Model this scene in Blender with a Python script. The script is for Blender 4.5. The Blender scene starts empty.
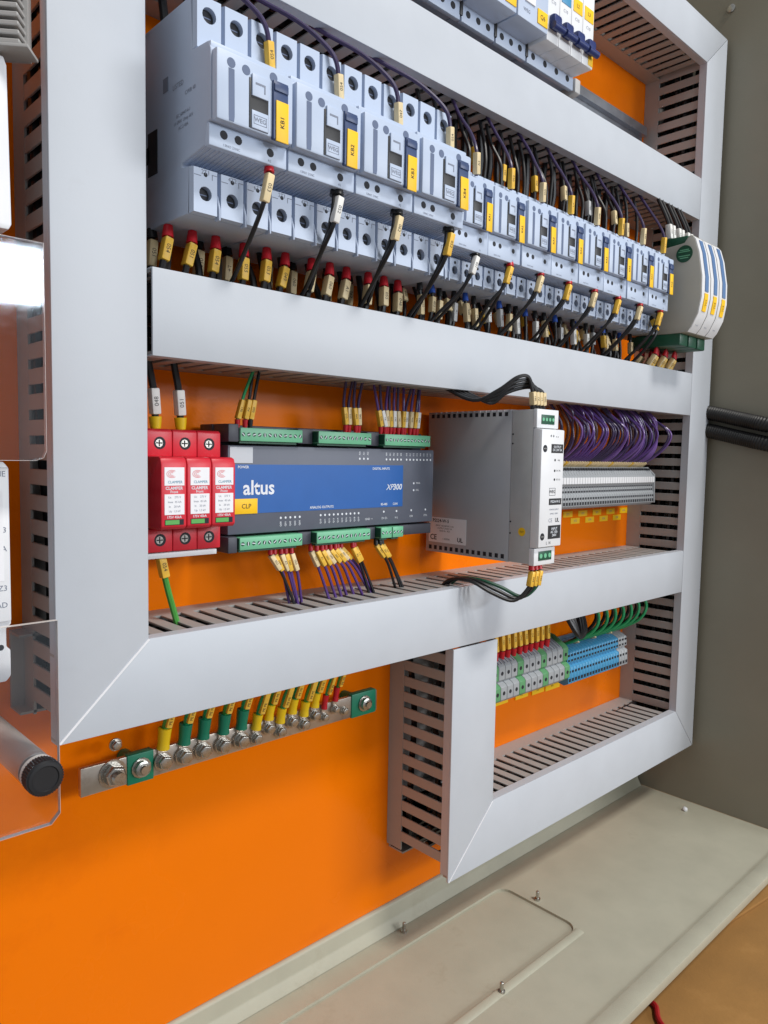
import bpy, bmesh, math, random
from mathutils import Vector, Matrix, Euler
random.seed(7)
MM = 0.001
scene = bpy.context.scene
col = scene.collection

# ------------------------------------------------------------------ camera
cam_d = bpy.data.cameras.new('camera')
cam = bpy.data.objects.new('camera', cam_d); col.objects.link(cam)
cam_d.sensor_fit = 'VERTICAL'; cam_d.sensor_height = 24.0; cam_d.lens = 24.0 * 750.418 / 1024.0
cam_d.clip_start = 0.02; cam_d.clip_end = 50
cam.location = (-0.240, -0.49967, 0.0)
cam.rotation_euler = Euler((math.radians(85.6739), math.radians(-1.04498), math.radians(-43.49426)), 'XYZ')
scene.camera = cam
# ------------------------------------------------------------------ world and lamps (a workshop: ceiling lamp in front, window behind the photographer)
world = bpy.data.worlds.new('World'); scene.world = world; world.use_nodes = True
bg = world.node_tree.nodes['Background']
bg.inputs[0].default_value = (0.90, 0.95, 1.0, 1); bg.inputs[1].default_value = 0.36
def area(name, loc, target, sx, sy, power, colr):
    l = bpy.data.lights.new(name, 'AREA'); l.shape = 'RECTANGLE'; l.size = sx; l.size_y = sy
    l.energy = power; l.color = colr
    o = bpy.data.objects.new(name, l); col.objects.link(o); o.location = loc
    o.rotation_euler = (Vector(target) - Vector(loc)).to_track_quat('-Z', 'Y').to_euler()
    return o
area('ceiling_lamp', (0.52, -2.05, 2.72), (0.30, -0.05, 0.0), 0.8, 0.40, 72, (1.0, 0.965, 0.91))
area('added_fill_lamp', (2.15, -3.15, 0.8), (0.30, -0.05, -0.1), 1.5, 0.9, 50, (0.95, 0.97, 1.0))  # added front-right fill to brighten the front faces, not a workshop fixture
area('workshop_window', (0.375, -1.94, 0.475), (-0.1, 0, 0.1), 0.42, 0.15, 8, (0.85, 0.93, 1.0))
scene.view_settings.view_transform = 'Standard'; scene.view_settings.look = 'None'
scene.view_settings.exposure = 0.0; scene.view_settings.gamma = 1.0

# ------------------------------------------------------------------ helpers
def srgb(r, g, b):
    f = lambda c: (c/255/12.92) if c/255 <= 0.04045 else ((c/255+0.055)/1.055)**2.4
    return (f(r), f(g), f(b), 1)
MATS = {}
def mat(name, colr, rough=0.5, metal=0.0, var=0.06, scale=60.0, bump=0.0, bscale=900.0, spec=0.5, coat=0.0, wear=None):
    m = bpy.data.materials.new(name); m.use_nodes = True; nt = m.node_tree; N = nt.nodes; Lk = nt.links
    b = N['Principled BSDF']; b.inputs['Roughness'].default_value = rough; b.inputs['Metallic'].default_value = metal
    b.inputs['Specular IOR Level'].default_value = spec
    if coat: b.inputs['Coat Weight'].default_value = coat; b.inputs['Coat Roughness'].default_value = 0.08
    tc = N.new('ShaderNodeTexCoord'); nz = N.new('ShaderNodeTexNoise'); nz.inputs['Scale'].default_value = scale
    nz.inputs['Detail'].default_value = 5; nz.inputs['Roughness'].default_value = 0.6
    Lk.new(tc.outputs['Object'], nz.inputs['Vector'])
    rp = N.new('ShaderNodeValToRGB'); c = colr
    rp.color_ramp.elements[0].position = 0.3; rp.color_ramp.elements[1].position = 0.7
    rp.color_ramp.elements[0].color = (c[0]*(1-var), c[1]*(1-var), c[2]*(1-var), 1)
    rp.color_ramp.elements[1].color = (min(1, c[0]*(1+var)), min(1, c[1]*(1+var)), min(1, c[2]*(1+var)), 1)
    Lk.new(nz.outputs['Fac'], rp.inputs['Fac'])
    out = rp.outputs['Color']
    if wear:
        wn = N.new('ShaderNodeTexNoise'); wn.inputs['Scale'].default_value = wear[1]; wn.inputs['Detail'].default_value = 8; wn.inputs['Roughness'].default_value = 0.7
        Lk.new(tc.outputs['Object'], wn.inputs['Vector'])
        wr = N.new('ShaderNodeValToRGB'); wr.color_ramp.elements[0].position = wear[2]; wr.color_ramp.elements[1].position = wear[2] + 0.12
        wr.color_ramp.elements[0].color = (0, 0, 0, 1); wr.color_ramp.elements[1].color = (wear[3], wear[3], wear[3], 1)
        Lk.new(wn.outputs['Fac'], wr.inputs['Fac'])
        mx = N.new('ShaderNodeMix'); mx.data_type = 'RGBA'; mx.inputs['B'].default_value = wear[0]
        Lk.new(wr.outputs['Color'], mx.inputs['Factor']); Lk.new(out, mx.inputs['A']); out = mx.outputs['Result']
    Lk.new(out, b.inputs['Base Color'])
    mr = N.new('ShaderNodeMapRange'); mr.inputs['To Min'].default_value = max(0.02, rough-0.07); mr.inputs['To Max'].default_value = min(1, rough+0.07)
    Lk.new(nz.outputs['Fac'], mr.inputs['Value']); Lk.new(mr.outputs['Result'], b.inputs['Roughness'])
    if bump:
        n2 = N.new('ShaderNodeTexNoise'); n2.inputs['Scale'].default_value = bscale; n2.inputs['Detail'].default_value = 3
        Lk.new(tc.outputs['Object'], n2.inputs['Vector'])
        bp = N.new('ShaderNodeBump'); bp.inputs['Strength'].default_value = bump; bp.inputs['Distance'].default_value = 0.0006
        Lk.new(n2.outputs['Fac'], bp.inputs['Height']); Lk.new(bp.outputs['Normal'], b.inputs['Normal'])
    MATS[name] = m; return m

M_orange = mat('orange_enamel', srgb(246, 122, 0), 0.25, var=0.025, scale=5, bump=0.10, bscale=420, spec=0.12, wear=(srgb(232, 108, 0), 6, 0.54, 0.5))
for _nd in M_orange.node_tree.nodes:
    if _nd.type == 'MAP_RANGE': _nd.inputs['From Min'].default_value = 0.3; _nd.inputs['From Max'].default_value = 0.7; _nd.inputs['To Min'].default_value = 0.14; _nd.inputs['To Max'].default_value = 0.36
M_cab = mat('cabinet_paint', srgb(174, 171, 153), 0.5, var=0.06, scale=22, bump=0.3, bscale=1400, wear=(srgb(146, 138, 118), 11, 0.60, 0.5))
M_cab_shaded = mat('cabinet_paint_shaded', srgb(138, 133, 118), 0.6, var=0.05, scale=10, bump=0.25, bscale=1300)  # same cabinet paint, base darkened to carry the shade on the walls
M_cover = mat('duct_cover_pvc', srgb(190, 195, 203), 0.46, var=0.022, scale=24, bump=0.05, bscale=700, wear=(srgb(172, 174, 178), 40, 0.62, 0.16))
M_duct = mat('duct_pvc', srgb(163, 161, 159), 0.5, var=0.03, scale=30, bump=0.05)
M_cut = mat('cut_pvc_edge', srgb(232, 232, 236), 0.6)
M_cont = mat('contactor_plastic', srgb(178, 190, 212), 0.5, var=0.025, scale=40, bump=0.08, bscale=1500)
M_cont2 = mat('contactor_front_plastic', srgb(184, 197, 219), 0.42, var=0.02, scale=40, bump=0.06, bscale=1500)
M_groove = mat('contactor_groove', srgb(92, 106, 136), 0.55)
M_blue_slide = mat('blue_slide_plastic', srgb(54, 72, 112), 0.4)
M_black = mat('black_plastic', srgb(30, 30, 33), 0.45, bump=0.05)
M_dark = mat('dark_hole', srgb(26, 28, 36), 0.7)
M_yellow = mat('yellow_label', srgb(247, 196, 6), 0.5, var=0.03)
M_sleeve = mat('yellow_sleeve', srgb(235, 186, 62), 0.5, var=0.1, scale=120, wear=(srgb(246, 222, 150), 70, 0.55, 0.7))
M_sleeve2 = mat('pale_sleeve', srgb(228, 206, 160), 0.5, var=0.08, scale=120)
M_sleevew = mat('white_sleeve', srgb(232, 230, 226), 0.5)
M_white = mat('white_plastic', srgb(228, 229, 232), 0.4, var=0.02)
M_sticker = mat('white_sticker', srgb(236, 236, 240), 0.55, var=0.02)
M_ink = mat('print_ink', srgb(34, 34, 40), 0.7)
M_inkgrey = mat('grey_print', srgb(128, 134, 150), 0.7)
M_inkwhite = mat('white_print', srgb(225, 230, 238), 0.6)
M_red = mat('red_plastic', srgb(206, 34, 52), 0.38, var=0.05, bump=0.06)
M_redink = mat('red_print', srgb(214, 40, 58), 0.6)
M_teal = mat('teal_print', srgb(70, 140, 170), 0.6)
M_greenwin = mat('green_window', srgb(92, 170, 84), 0.35)
M_plc = mat('controller_grey', srgb(92, 97, 111), 0.48, var=0.04, bump=0.1, bscale=1600)
M_plcd = mat('controller_dark_grey', srgb(66, 68, 78), 0.5)
M_plcblue = mat('controller_blue', srgb(24, 90, 166), 0.4, var=0.03)
M_plug = mat('plug_green', srgb(112, 186, 146), 0.42, var=0.05)
M_plugd = mat('dark_green_plastic', srgb(20, 78, 56), 0.45)
M_steel = mat('screw_steel', srgb(185, 182, 176), 0.28, metal=1.0, var=0.12, scale=300)
M_zinc = mat('galvanised_rail', srgb(190, 196, 206), 0.3, metal=0.9, var=0.08, scale=40)
M_alu = mat('power_supply_metal', srgb(178, 179, 184), 0.42, metal=0.05, var=0.04, scale=25, bump=0.04)
M_psug = mat('power_supply_grey_plastic', srgb(182, 182, 182), 0.45)
M_tin = mat('tinned_copper_bar', srgb(196, 184, 172), 0.34, metal=0.85, var=0.1, scale=60, wear=(srgb(150, 128, 110), 45, 0.55, 0.5))
M_wblk = mat('black_insulation', srgb(24, 23, 26), 0.4, var=0.15)
M_wpur = mat('purple_insulation', srgb(86, 58, 126), 0.3, var=0.12)
M_wpurl = mat('light_purple_insulation', srgb(114, 84, 152), 0.28, var=0.12)
M_wpurd = mat('dark_purple_insulation', srgb(58, 46, 84), 0.36, var=0.12)
M_wgrn = mat('green_insulation', srgb(34, 150, 92), 0.36, var=0.1)
M_wgy = mat('green_yellow_insulation', srgb(70, 150, 60), 0.4, var=0.1)
M_wbrn = mat('brown_insulation', srgb(96, 50, 26), 0.4, var=0.1)
M_fred = mat('red_ferrule', srgb(196, 24, 40), 0.4, var=0.08)
M_fblue = mat('blue_ferrule', srgb(40, 84, 178), 0.4)
M_fblk = mat('black_ferrule', srgb(26, 26, 28), 0.4)
M_fyel = mat('yellow_ferrule', srgb(240, 200, 20), 0.4)
M_fgrn = mat('green_lug_sleeve', srgb(10, 122, 92), 0.42)
M_relay = mat('relay_beige_grey', srgb(168, 166, 158), 0.5, var=0.03, bump=0.06)
M_relayf = mat('relay_front_white', srgb(222, 222, 224), 0.4)
M_relayb = mat('relay_blue_strip', srgb(92, 124, 168), 0.35)
M_tgrey = mat('terminal_grey', srgb(158, 162, 166), 0.45, var=0.04)
M_tgreen = mat('terminal_green', srgb(92, 152, 104), 0.45, var=0.05)
M_tblue = mat('terminal_blue', srgb(70, 146, 190), 0.42, var=0.05)
M_toggle = mat('blue_toggle', srgb(32, 48, 104), 0.35)
M_card = mat('cardboard', srgb(158, 115, 60), 0.85, var=0.10, scale=16, bump=0.3, bscale=300, wear=(srgb(176, 132, 78), 8, 0.55, 0.5))
M_floor = mat('workshop_concrete', srgb(120, 112, 100), 0.8, var=0.1, scale=8)
M_tubepl = mat('translucent_standoff', srgb(214, 206, 200), 0.35, var=0.03)
M_tubepl.node_tree.nodes['Principled BSDF'].inputs['Transmission Weight'].default_value = 0.12
M_hose = mat('black_conduit', srgb(26, 25, 26), 0.5)
M_redcable = mat('red_cable_sheath', srgb(160, 26, 30), 0.45)
# clear acrylic: transparent with a fresnel reflection
M_acr = bpy.data.materials.new('clear_acrylic'); M_acr.use_nodes = True
_n = M_acr.node_tree.nodes; _l = M_acr.node_tree.links; _n.remove(_n['Principled BSDF'])
_t = _n.new('ShaderNodeBsdfTransparent'); _t.inputs[0].default_value = (0.985, 0.988, 0.992, 1)
_g = _n.new('ShaderNodeBsdfGlossy'); _g.inputs['Roughness'].default_value = 0.03; _g.inputs['Color'].default_value = (0.84, 0.92, 1.0, 1)
_f = _n.new('ShaderNodeFresnel'); _f.inputs[0].default_value = 1.5
_nz = _n.new('ShaderNodeTexNoise'); _nz.inputs['Scale'].default_value = 30; _nz.inputs['Detail'].default_value = 6
_mr = _n.new('ShaderNodeMapRange'); _mr.inputs['To Min'].default_value = 0.01; _mr.inputs['To Max'].default_value = 0.09
_l.new(_nz.outputs['Fac'], _mr.inputs['Value']); _l.new(_mr.outputs['Result'], _g.inputs['Roughness'])
_m = _n.new('ShaderNodeMixShader'); _l.new(_f.outputs[0], _m.inputs[0]); _l.new(_t.outputs[0], _m.inputs[1]); _l.new(_g.outputs[0], _m.inputs[2])
_df = _n.new('ShaderNodeBsdfDiffuse'); _df.inputs[0].default_value = (0.75, 0.78, 0.85, 1)
_m2 = _n.new('ShaderNodeMixShader'); _hz = _n.new('ShaderNodeMapRange'); _hz.inputs['To Min'].default_value = 0.0; _hz.inputs['To Max'].default_value = 0.008; _l.new(_nz.outputs['Fac'], _hz.inputs['Value'])
_l.new(_hz.outputs['Result'], _m2.inputs[0]); _l.new(_m.outputs[0], _m2.inputs[1]); _l.new(_df.outputs[0], _m2.inputs[2])
_l.new(_m2.outputs[0], _n['Material Output'].inputs['Surface'])
M_acredge = mat('acrylic_edge', srgb(222, 214, 208), 0.25)

class G:
    def __init__(s): s.v = []; s.f = []
    def add(s, vs, fs):
        o = len(s.v); s.v += [tuple(p) for p in vs]; s.f += [tuple(o+i for i in f) for f in fs]; return s
    def box(s, x0, x1, y0, y1, z0, z1):
        return s.add([(x0,y0,z0),(x1,y0,z0),(x1,y1,z0),(x0,y1,z0),(x0,y0,z1),(x1,y0,z1),(x1,y1,z1),(x0,y1,z1)],
                     [(0,3,2,1),(4,5,6,7),(0,1,5,4),(1,2,6,5),(2,3,7,6),(3,0,4,7)])
    def prism(s, poly, a0, a1, axis):
        mk = {'x': lambda p, a: (a, p[0], p[1]), 'y': lambda p, a: (p[0], a, p[1]), 'z': lambda p, a: (p[0], p[1], a)}[axis]
        n = len(poly); vs = [mk(p, a0) for p in poly] + [mk(p, a1) for p in poly]
        return s.add(vs, [tuple(range(n))[::-1], tuple(range(n, 2*n))] + [(i, (i+1) % n, n+(i+1) % n, n+i) for i in range(n)])
    def lathe(s, p0, d, prof, n=16):
        d = Vector(d).normalized(); u = d.orthogonal().normalized(); w = d.cross(u); p0 = Vector(p0); vs = []; fs = []
        for (t, r) in prof:
            for k in range(n):
                a = 2*math.pi*k/n; vs.append(p0 + d*t + u*(r*math.cos(a)) + w*(r*math.sin(a)))
        m = len(prof)
        for i in range(m-1):
            for k in range(n): fs.append((i*n+k, i*n+(k+1) % n, (i+1)*n+(k+1) % n, (i+1)*n+k))
        fs.append(tuple(range(n))[::-1]); fs.append(tuple(range((m-1)*n, m*n)))
        return s.add(vs, fs)
    def cyl(s, p0, p1, r, n=16, r1=None):
        d = Vector(p1) - Vector(p0); return s.lathe(p0, d, [(0, r), (d.length, r if r1 is None else r1)], n)
    def tube(s, path, r, n=8):
        pts = [Vector(p) for p in path]; vs = []; fs = []; u = None
        for i, p in enumerate(pts):
            t = (pts[min(i+1, len(pts)-1)] - pts[max(i-1, 0)]).normalized()
            if u is None: u = t.orthogonal().normalized()
            u = (u - t*u.dot(t)).normalized(); w = t.cross(u)
            rr = r(i/(len(pts)-1)) if callable(r) else r
            for k in range(n):
                a = 2*math.pi*k/n; vs.append(p + u*(rr*math.cos(a)) + w*(rr*math.sin(a)))
        for i in range(len(pts)-1):
            for k in range(n): fs.append((i*n+k, i*n+(k+1) % n, (i+1)*n+(k+1) % n, (i+1)*n+k))
        fs.append(tuple(range(n))[::-1]); fs.append(tuple(range((len(pts)-1)*n, len(pts)*n)))
        return s.add(vs, fs)
    def holeplate(s, x0, x1, z0, z1, yf, th, cx, cz, r, depth, n=16, cut=0.0):
        """a plate facing -y with one blind round hole; cut rounds the top corners"""
        vs = []; fs = []
        W = x1-x0; H = z1-z0
        def edge(a):
            dx, dz = math.cos(a), math.sin(a); t = 1e9
            if dx > 1e-9: t = min(t, (x1-cx)/dx)
            if dx < -1e-9: t = min(t, (x0-cx)/dx)
            if dz > 1e-9: t = min(t, (z1-cz)/dz)
            if dz < -1e-9: t = min(t, (z0-cz)/dz)
            return cx+dx*t, cz+dz*t
        angs = [2*math.pi*k/n for k in range(n)]
        for c in ((x0,z0),(x1,z0),(x1,z1),(x0,z1)): angs.append(math.atan2(c[1]-cz, c[0]-cx) % (2*math.pi))
        angs = sorted(set(round(a, 5) for a in angs)); n = len(angs)
        for a in angs:
            ex, ez = edge(a); vs.append((ex, yf+th, ez))
        for a in angs:
            ex, ez = edge(a); ins = 0.7; ex2 = min(max(ex, x0+ins), x1-ins); ez2 = min(max(ez, z0+ins), z1-ins); vs.append((ex2, yf, ez2))
        for a in angs: vs.append((cx+r*math.cos(a), yf, cz+r*math.sin(a)))
        for a in angs: vs.append((cx+r*math.cos(a), yf+depth, cz+r*math.sin(a)))
        for i in range(n):
            j = (i+1) % n
            for L in range(3): fs.append((L*n+i, L*n+j, (L+1)*n+j, (L+1)*n+i))
        fs.append(tuple(range(3*n, 4*n)))
        return s.add(vs, fs)

ORG = {}
def org(o): return ORG.get(o.name, Vector((0, 0, 0))) if o else Vector((0, 0, 0))
def obj(g, name, m, parent=None, bev=0.0, smooth=False, seg=2, origin=None):
    me = bpy.data.meshes.new(name)
    o3 = org(parent) if origin is None else Vector(origin)
    me.from_pydata([((Vector(p)-o3)*MM)[:] for p in g.v], [], g.f); me.validate()
    bm = bmesh.new(); bm.from_mesh(me)
    bmesh.ops.recalc_face_normals(bm, faces=bm.faces)
    if bev:
        es = [e for e in bm.edges if len(e.link_faces) == 2 and e.calc_face_angle(0) > 0.5]
        bmesh.ops.bevel(bm, geom=es, offset=bev*MM, segments=seg, affect='EDGES', profile=0.5, clamp_overlap=True)
    bm.to_mesh(me); bm.free()
    if smooth or bev:
        me.polygons.foreach_set('use_smooth', [True]*len(me.polygons)); me.set_sharp_from_angle(angle=math.radians(38))
    me.materials.append(m)
    o = bpy.data.objects.new(name, me); col.objects.link(o); o.parent = parent
    ORG[o.name] = o3
    if origin is not None: o.location = (o3 - org(parent))*MM
    return o
def thing(name, label, cat, loc=(0, 0, 0), group=None):
    o = bpy.data.objects.new(name, None); col.objects.link(o); o.location = Vector(loc)*MM; o.empty_display_size = 0.01
    ORG[o.name] = Vector(loc); return tag(o, label, cat, group)
def tag(o, label, cat, group=None):
    o['label'] = label; o['category'] = cat
    if group: o['group'] = group
    return o
def inst(src, name, parent, loc, rot=None):
    """another object on the same mesh, loc in world mm (parent without rotation)"""
    o = bpy.data.objects.new(name, src.data); col.objects.link(o); o.parent = parent
    o.location = (Vector(loc) - org(parent))*MM; ORG[o.name] = Vector(loc)
    if rot is not None: o.rotation_euler = rot
    return o
def meshof(g, name, m, **k):
    o = obj(g, name, m, None, **k); me = o.data; bpy.data.objects.remove(o); return me
def place(me, name, parent, M4, par_org=None):
    o = bpy.data.objects.new(name, me); col.objects.link(o); o.parent = parent
    po = org(parent) if par_org is None else par_org
    T = M4.copy(); T.translation = (M4.translation - po)*MM; o.matrix_local = T; return o
def copy_tree(src, loc, label, group):
    r = src.copy(); col.objects.link(r); r.location = Vector(loc)*MM; r['label'] = label; r['group'] = group; ORG[r.name] = Vector(loc)
    def rec(a, b):
        for ch in list(a.children):
            c = ch.copy(); col.objects.link(c); c.parent = b; c.matrix_parent_inverse = ch.matrix_parent_inverse.copy(); rec(ch, c)
    rec(src, r); return r
TXT = {}
def text_mesh(s, size, m, align='CENTER', line=1.0, res=2, shear=0.0, bold=0.0):
    key = (s, size, m.name, align, line, shear, bold)
    if key in TXT: return TXT[key]
    cu = bpy.data.curves.new('t', 'FONT'); cu.body = s; cu.size = size*MM*1.4; cu.align_x = align; cu.align_y = 'CENTER'
    cu.resolution_u = res; cu.space_line = line; cu.fill_mode = 'FRONT'; cu.shear = shear; cu.offset = bold*MM
    o = bpy.data.objects.new('t', cu); col.objects.link(o); bpy.context.view_layer.update()
    me = bpy.data.meshes.new_from_object(o.evaluated_get(bpy.context.evaluated_depsgraph_get()))
    bpy.data.objects.remove(o); bpy.data.curves.remove(cu)
    me.materials.clear(); me.materials.append(m); me.name = 'lettering'; TXT[key] = me; return me
FRONT = Matrix(((1,0,0),(0,0,-1),(0,1,0)))      # text x->+X, y->+Z, normal -> -Y
LEFT = Matrix(((0,0,-1),(-1,0,0),(0,1,0)))      # text x->-Y, normal -> -X
FRONTUP = Matrix(((0,-1,0),(0,0,-1),(1,0,0)))   # text x->+Z, read upward
def text(s, size, m, parent, pos, R=FRONT, name='lettering', **k):
    me = text_mesh(s, size, m, **k); T = R.to_4x4(); T.translation = Vector(pos)
    return place(me, name, parent, T)
ORD = ['first','second','third','fourth','fifth','sixth','seventh','eighth','ninth','tenth','eleventh','twelfth','thirteenth','fourteenth','fifteenth',
       'sixteenth','seventeenth','eighteenth','nineteenth','twentieth'] + ['twenty-'+w for w in ('first','second','third','fourth','fifth','sixth','seventh','eighth','ninth')] + \
      ['thirtieth'] + ['thirty-'+w for w in ('first','second','third','fourth','fifth','sixth','seventh','eighth','ninth')] + ['fortieth','forty-first','forty-second','forty-third','forty-fourth']
def spline(pts, n=6):
    P = [Vector(p) for p in pts]; P = [P[0]*2-P[1]] + P + [P[-1]*2-P[-2]]; out = []
    for i in range(1, len(P)-2):
        a, b, c, d = P[i-1:i+3]
        for k in range(n):
            t = k/n; out.append(0.5*((2*b)+(c-a)*t+(2*a-5*b+4*c-d)*t*t+(3*b-a-3*c+d)*t**3))
    out.append(P[-2]); return out
def orient(pos, d, front=(0, -1, 0)):
    z = Vector(d).normalized(); f = Vector(front); y = -(f - z*f.dot(z)).normalized(); x = y.cross(z)
    M4 = Matrix((x, y, z)).transposed().to_4x4(); M4.translation = Vector(pos); return M4
FER = {}
def ferrule_mesh(m, r, L):
    k = (m.name, r, L)
    if k not in FER: FER[k] = meshof(G().lathe((0,0,0), (0,0,1), [(-1.5, r*0.45), (0, r*0.5), (0.2, r*0.85), (L*0.55, r), (L, r*1.08)], 12), 'ferrule', m, smooth=True)
    return FER[k]
SLV = {}
def sleeve_mesh(m, w, L, hd=None):
    hd = hd or w*0.42; k = (m.name, w, L, hd)
    if k not in SLV: SLV[k] = meshof(G().box(-w/2, w/2, -hd, hd, 0, L), 'marker_sleeve', m, bev=w*0.16)
    return SLV[k]
CODES = ['047','048','049','050','051','052','053','054','055','060','061','062','A1','A2','L+','M1']
def wire(label, path, r, m, fer=None, slv=None, group=None, name='wire', fr=None, fl=7.0, sw=None, sl=13.0, gap=1.0, fd=None, cat='wire', code=None):
    """path starts in the terminal; ferrule and marker sleeve follow the first stretch"""
    pts = spline(path); p0 = pts[0]; t = thing(name, label, cat, p0, group)
    d = (Vector(path[1]) - Vector(path[0])).normalized() if fd is None else Vector(fd).normalized()
    obj(G().tube(pts, r), 'insulation', m, t, smooth=True)
    s = 0.0
    if fer: place(ferrule_mesh(fer, fr or r*1.7, fl), 'ferrule', t, orient(p0, d)); s = fl
    if slv:
        w = max(sw or r*3.0, r*2+1.2); hd = max(w*0.42, r+1.0)
        # walk along the path to the start of the sleeve
        acc = 0; q = p0; dd = d
        for a, b in zip(pts, pts[1:]):
            L = (b-a).length
            if acc + L >= s + gap: q = a + (b-a)*((s+gap-acc)/L); break
            acc += L
        acc2 = 0; e = pts[-1]
        for a, b in zip(pts, pts[1:]):
            L = (b-a).length
            if acc2 + L >= s + gap + sl: e = a + (b-a)*((s+gap+sl-acc2)/L); break
            acc2 += L
        mid = None; acc3 = 0
        for a, b in zip(pts, pts[1:]):
            L = (b-a).length
            if acc3 + L >= s + gap + sl/2: mid = a + (b-a)*((s+gap+sl/2-acc3)/L); break
            acc3 += L
        if mid is not None: q = q + (mid-(q+e)/2)*0.6; e = e + (mid-(q+e)/2)*0.6
        Mx = orient(q, e-q); so = place(sleeve_mesh(slv, w, sl, hd), 'marker_sleeve', t, Mx)
        me = text_mesh(code or random.choice(CODES), w*0.5, M_ink, res=3)
        o = bpy.data.objects.new('print', me); col.objects.link(o); o.parent = so
        T = FRONTUP.to_4x4(); T.translation = Vector((0, -hd-0.08, sl/2))*MM; o.matrix_local = T
    return t
def screw(parent, x, y, z, r, name='screw', m=None, slot=True):
    g = G().cyl((x, y, z), (x, y+1.2, z), r, 12)
    o = obj(g, name, m or M_steel, parent, smooth=True)
    return o
exec_parts = True
# ================================================================== cabinet, plate, ground
def rrect(x0, x1, y0, y1, r, n=5):
    out = []
    for cx, cy, a in ((x1-r, y1-r, 0), (x0+r, y1-r, 90), (x0+r, y0+r, 180), (x1-r, y0+r, 270)):
        for k in range(n+1): t = math.radians(a + 90*k/n); out.append((cx+r*math.cos(t), cy+r*math.sin(t)))
    return out
def ringplate(x0, x1, y0, y1, inner, z0, z1):
    """flat panel with one rounded opening"""
    g = G(); n = len(inner); cx = sum(p[0] for p in inner)/n; cy = sum(p[1] for p in inner)/n
    cor = [(x1, y1), (x0, y1), (x0, y0), (x1, y0)]; outer = []
    for k in range(n): outer.append(cor[k*4//n])
    for z in (z1, z0):
        o = len(g.v); g.v += [(p[0], p[1], z) for p in inner] + [(p[0], p[1], z) for p in cor]
        q = n//4
        for c in range(4):
            for k in range(q-1): g.f.append((o+c*q+k, o+n+c, o+c*q+k+1))
            k2 = ((c+1)*q) % n; g.f.append((o+c*q+q-1, o+n+c, o+n+(c+1) % 4, o+k2))
    m = n+4
    for k in range(n): g.f.append((k, (k+1) % n, m+(k+1) % n, m+k))
    for c in range(4): g.f.append((n+c, n+(c+1) % 4, m+n+(c+1) % 4, m+n+c))
    return g
fl = obj(G().box(-1500, 2600, -2600, 2200, -1210, -1200), 'floor', M_floor); fl['kind'] = 'structure'
cab = thing('electrical_cabinet', 'open beige steel cabinet holding the orange plate and all devices', 'cabinet', (0, 0, -495))
obj(G().box(743.5, 745.5, -202, 60, -460, 900), 'side_wall', M_cab_shaded, cab)
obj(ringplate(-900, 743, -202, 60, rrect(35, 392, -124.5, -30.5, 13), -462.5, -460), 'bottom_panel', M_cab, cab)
obj(G().box(-900, 745, 60, 62, -462, 900), 'back_wall', M_cab_shaded, cab)
obj(G().box(-900, 760, -219, -202.2, -467, -457.5), 'front_flange', M_cab, cab, bev=0.7)
obj(G().box(745.7, 760, -219, -202, -457, 900), 'side_flange', M_cab, cab, bev=2.0)
obj(G().prism([(-9, -459.8), (26, -459.8), (26, -436), (3.4, -434.3), (-1.2, -434.3), (-3.2, -436), (-3.2, -450)], -900, 740, 'x'), 'rear_lip', M_cab, cab, bev=1.0)
gp = obj(G().prism(rrect(33, 394, -126.5, -28.5, 14), -464, -462.6, 'z'), 'gland_plate', M_cab, cab)
obj(G().prism([(-124.6, -460.0), (-126, -458.6), (-131, -458.6), (-134, -460.0)], 40, 388, 'x'), 'front_ridge', M_cab, cab, bev=0.6)
for x, y in ((258, -15), (399, -71), (262, -130)):
    obj(G().lathe((x, y, -460), (0, 0, 1), [(0, 3.2), (2, 3.2), (2.1, 1.7), (9, 1.7), (9.6, 1.2)], 12), 'stud', M_steel, cab, smooth=True)
g = G().lathe((743.4, -79, 564), (-1, 0, 0), [(0, 5), (1.5, 5), (2.5, 3.5)], 12); obj(g, 'wall_screw', M_steel, cab, smooth=True)
for fx in (642, 120): g = G().lathe((fx, -195, -498), (0, 0, 1), [(0, 7), (26, 7), (31, 9)], 14); obj(g, 'rubber_foot', M_black, cab, smooth=True)
tag(obj(G().lathe((712, -84, -460), (0.35, -0.2, 1), [(0, 3.2), (2.5, 3.6), (5, 2.4)], 7), 'plastic_plug', M_white, None, bev=0.5), 'tiny white plastic plug lying on cabinet floor near right wall', 'plug')
plate = tag(obj(G().box(-700, 738, 0, 3, -434, 526), 'mounting_plate', M_orange, None, bev=0.6), 'glossy orange enamelled mounting plate behind all the devices', 'plate')
# cardboard under the cabinet
cb = thing('cardboard_box', 'brown cardboard box the cabinet stands on at the lower right', 'box', (900, -300, -560))
obj(G().box(150, 1700, -900, 400, -560, -498), 'box_top', M_card, cb, bev=1.5)
obj(G().prism([(560, -200), (1500, -330), (1500, 100), (600, 60)], -497.6, -494, 'z'), 'flap', M_card, cb, bev=0.8)
tag(obj(G().tube(spline([(330, -230, -495.2), (350, -198, -495.2), (386, -186, -495.2), (392, -205, -495.2), (372, -224, -495.2), (360, -280, -495.2)]), 2.6), 'red_cable', M_redcable, None, smooth=True), 'red cable lying across the cardboard box at lower right', 'cable')

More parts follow.
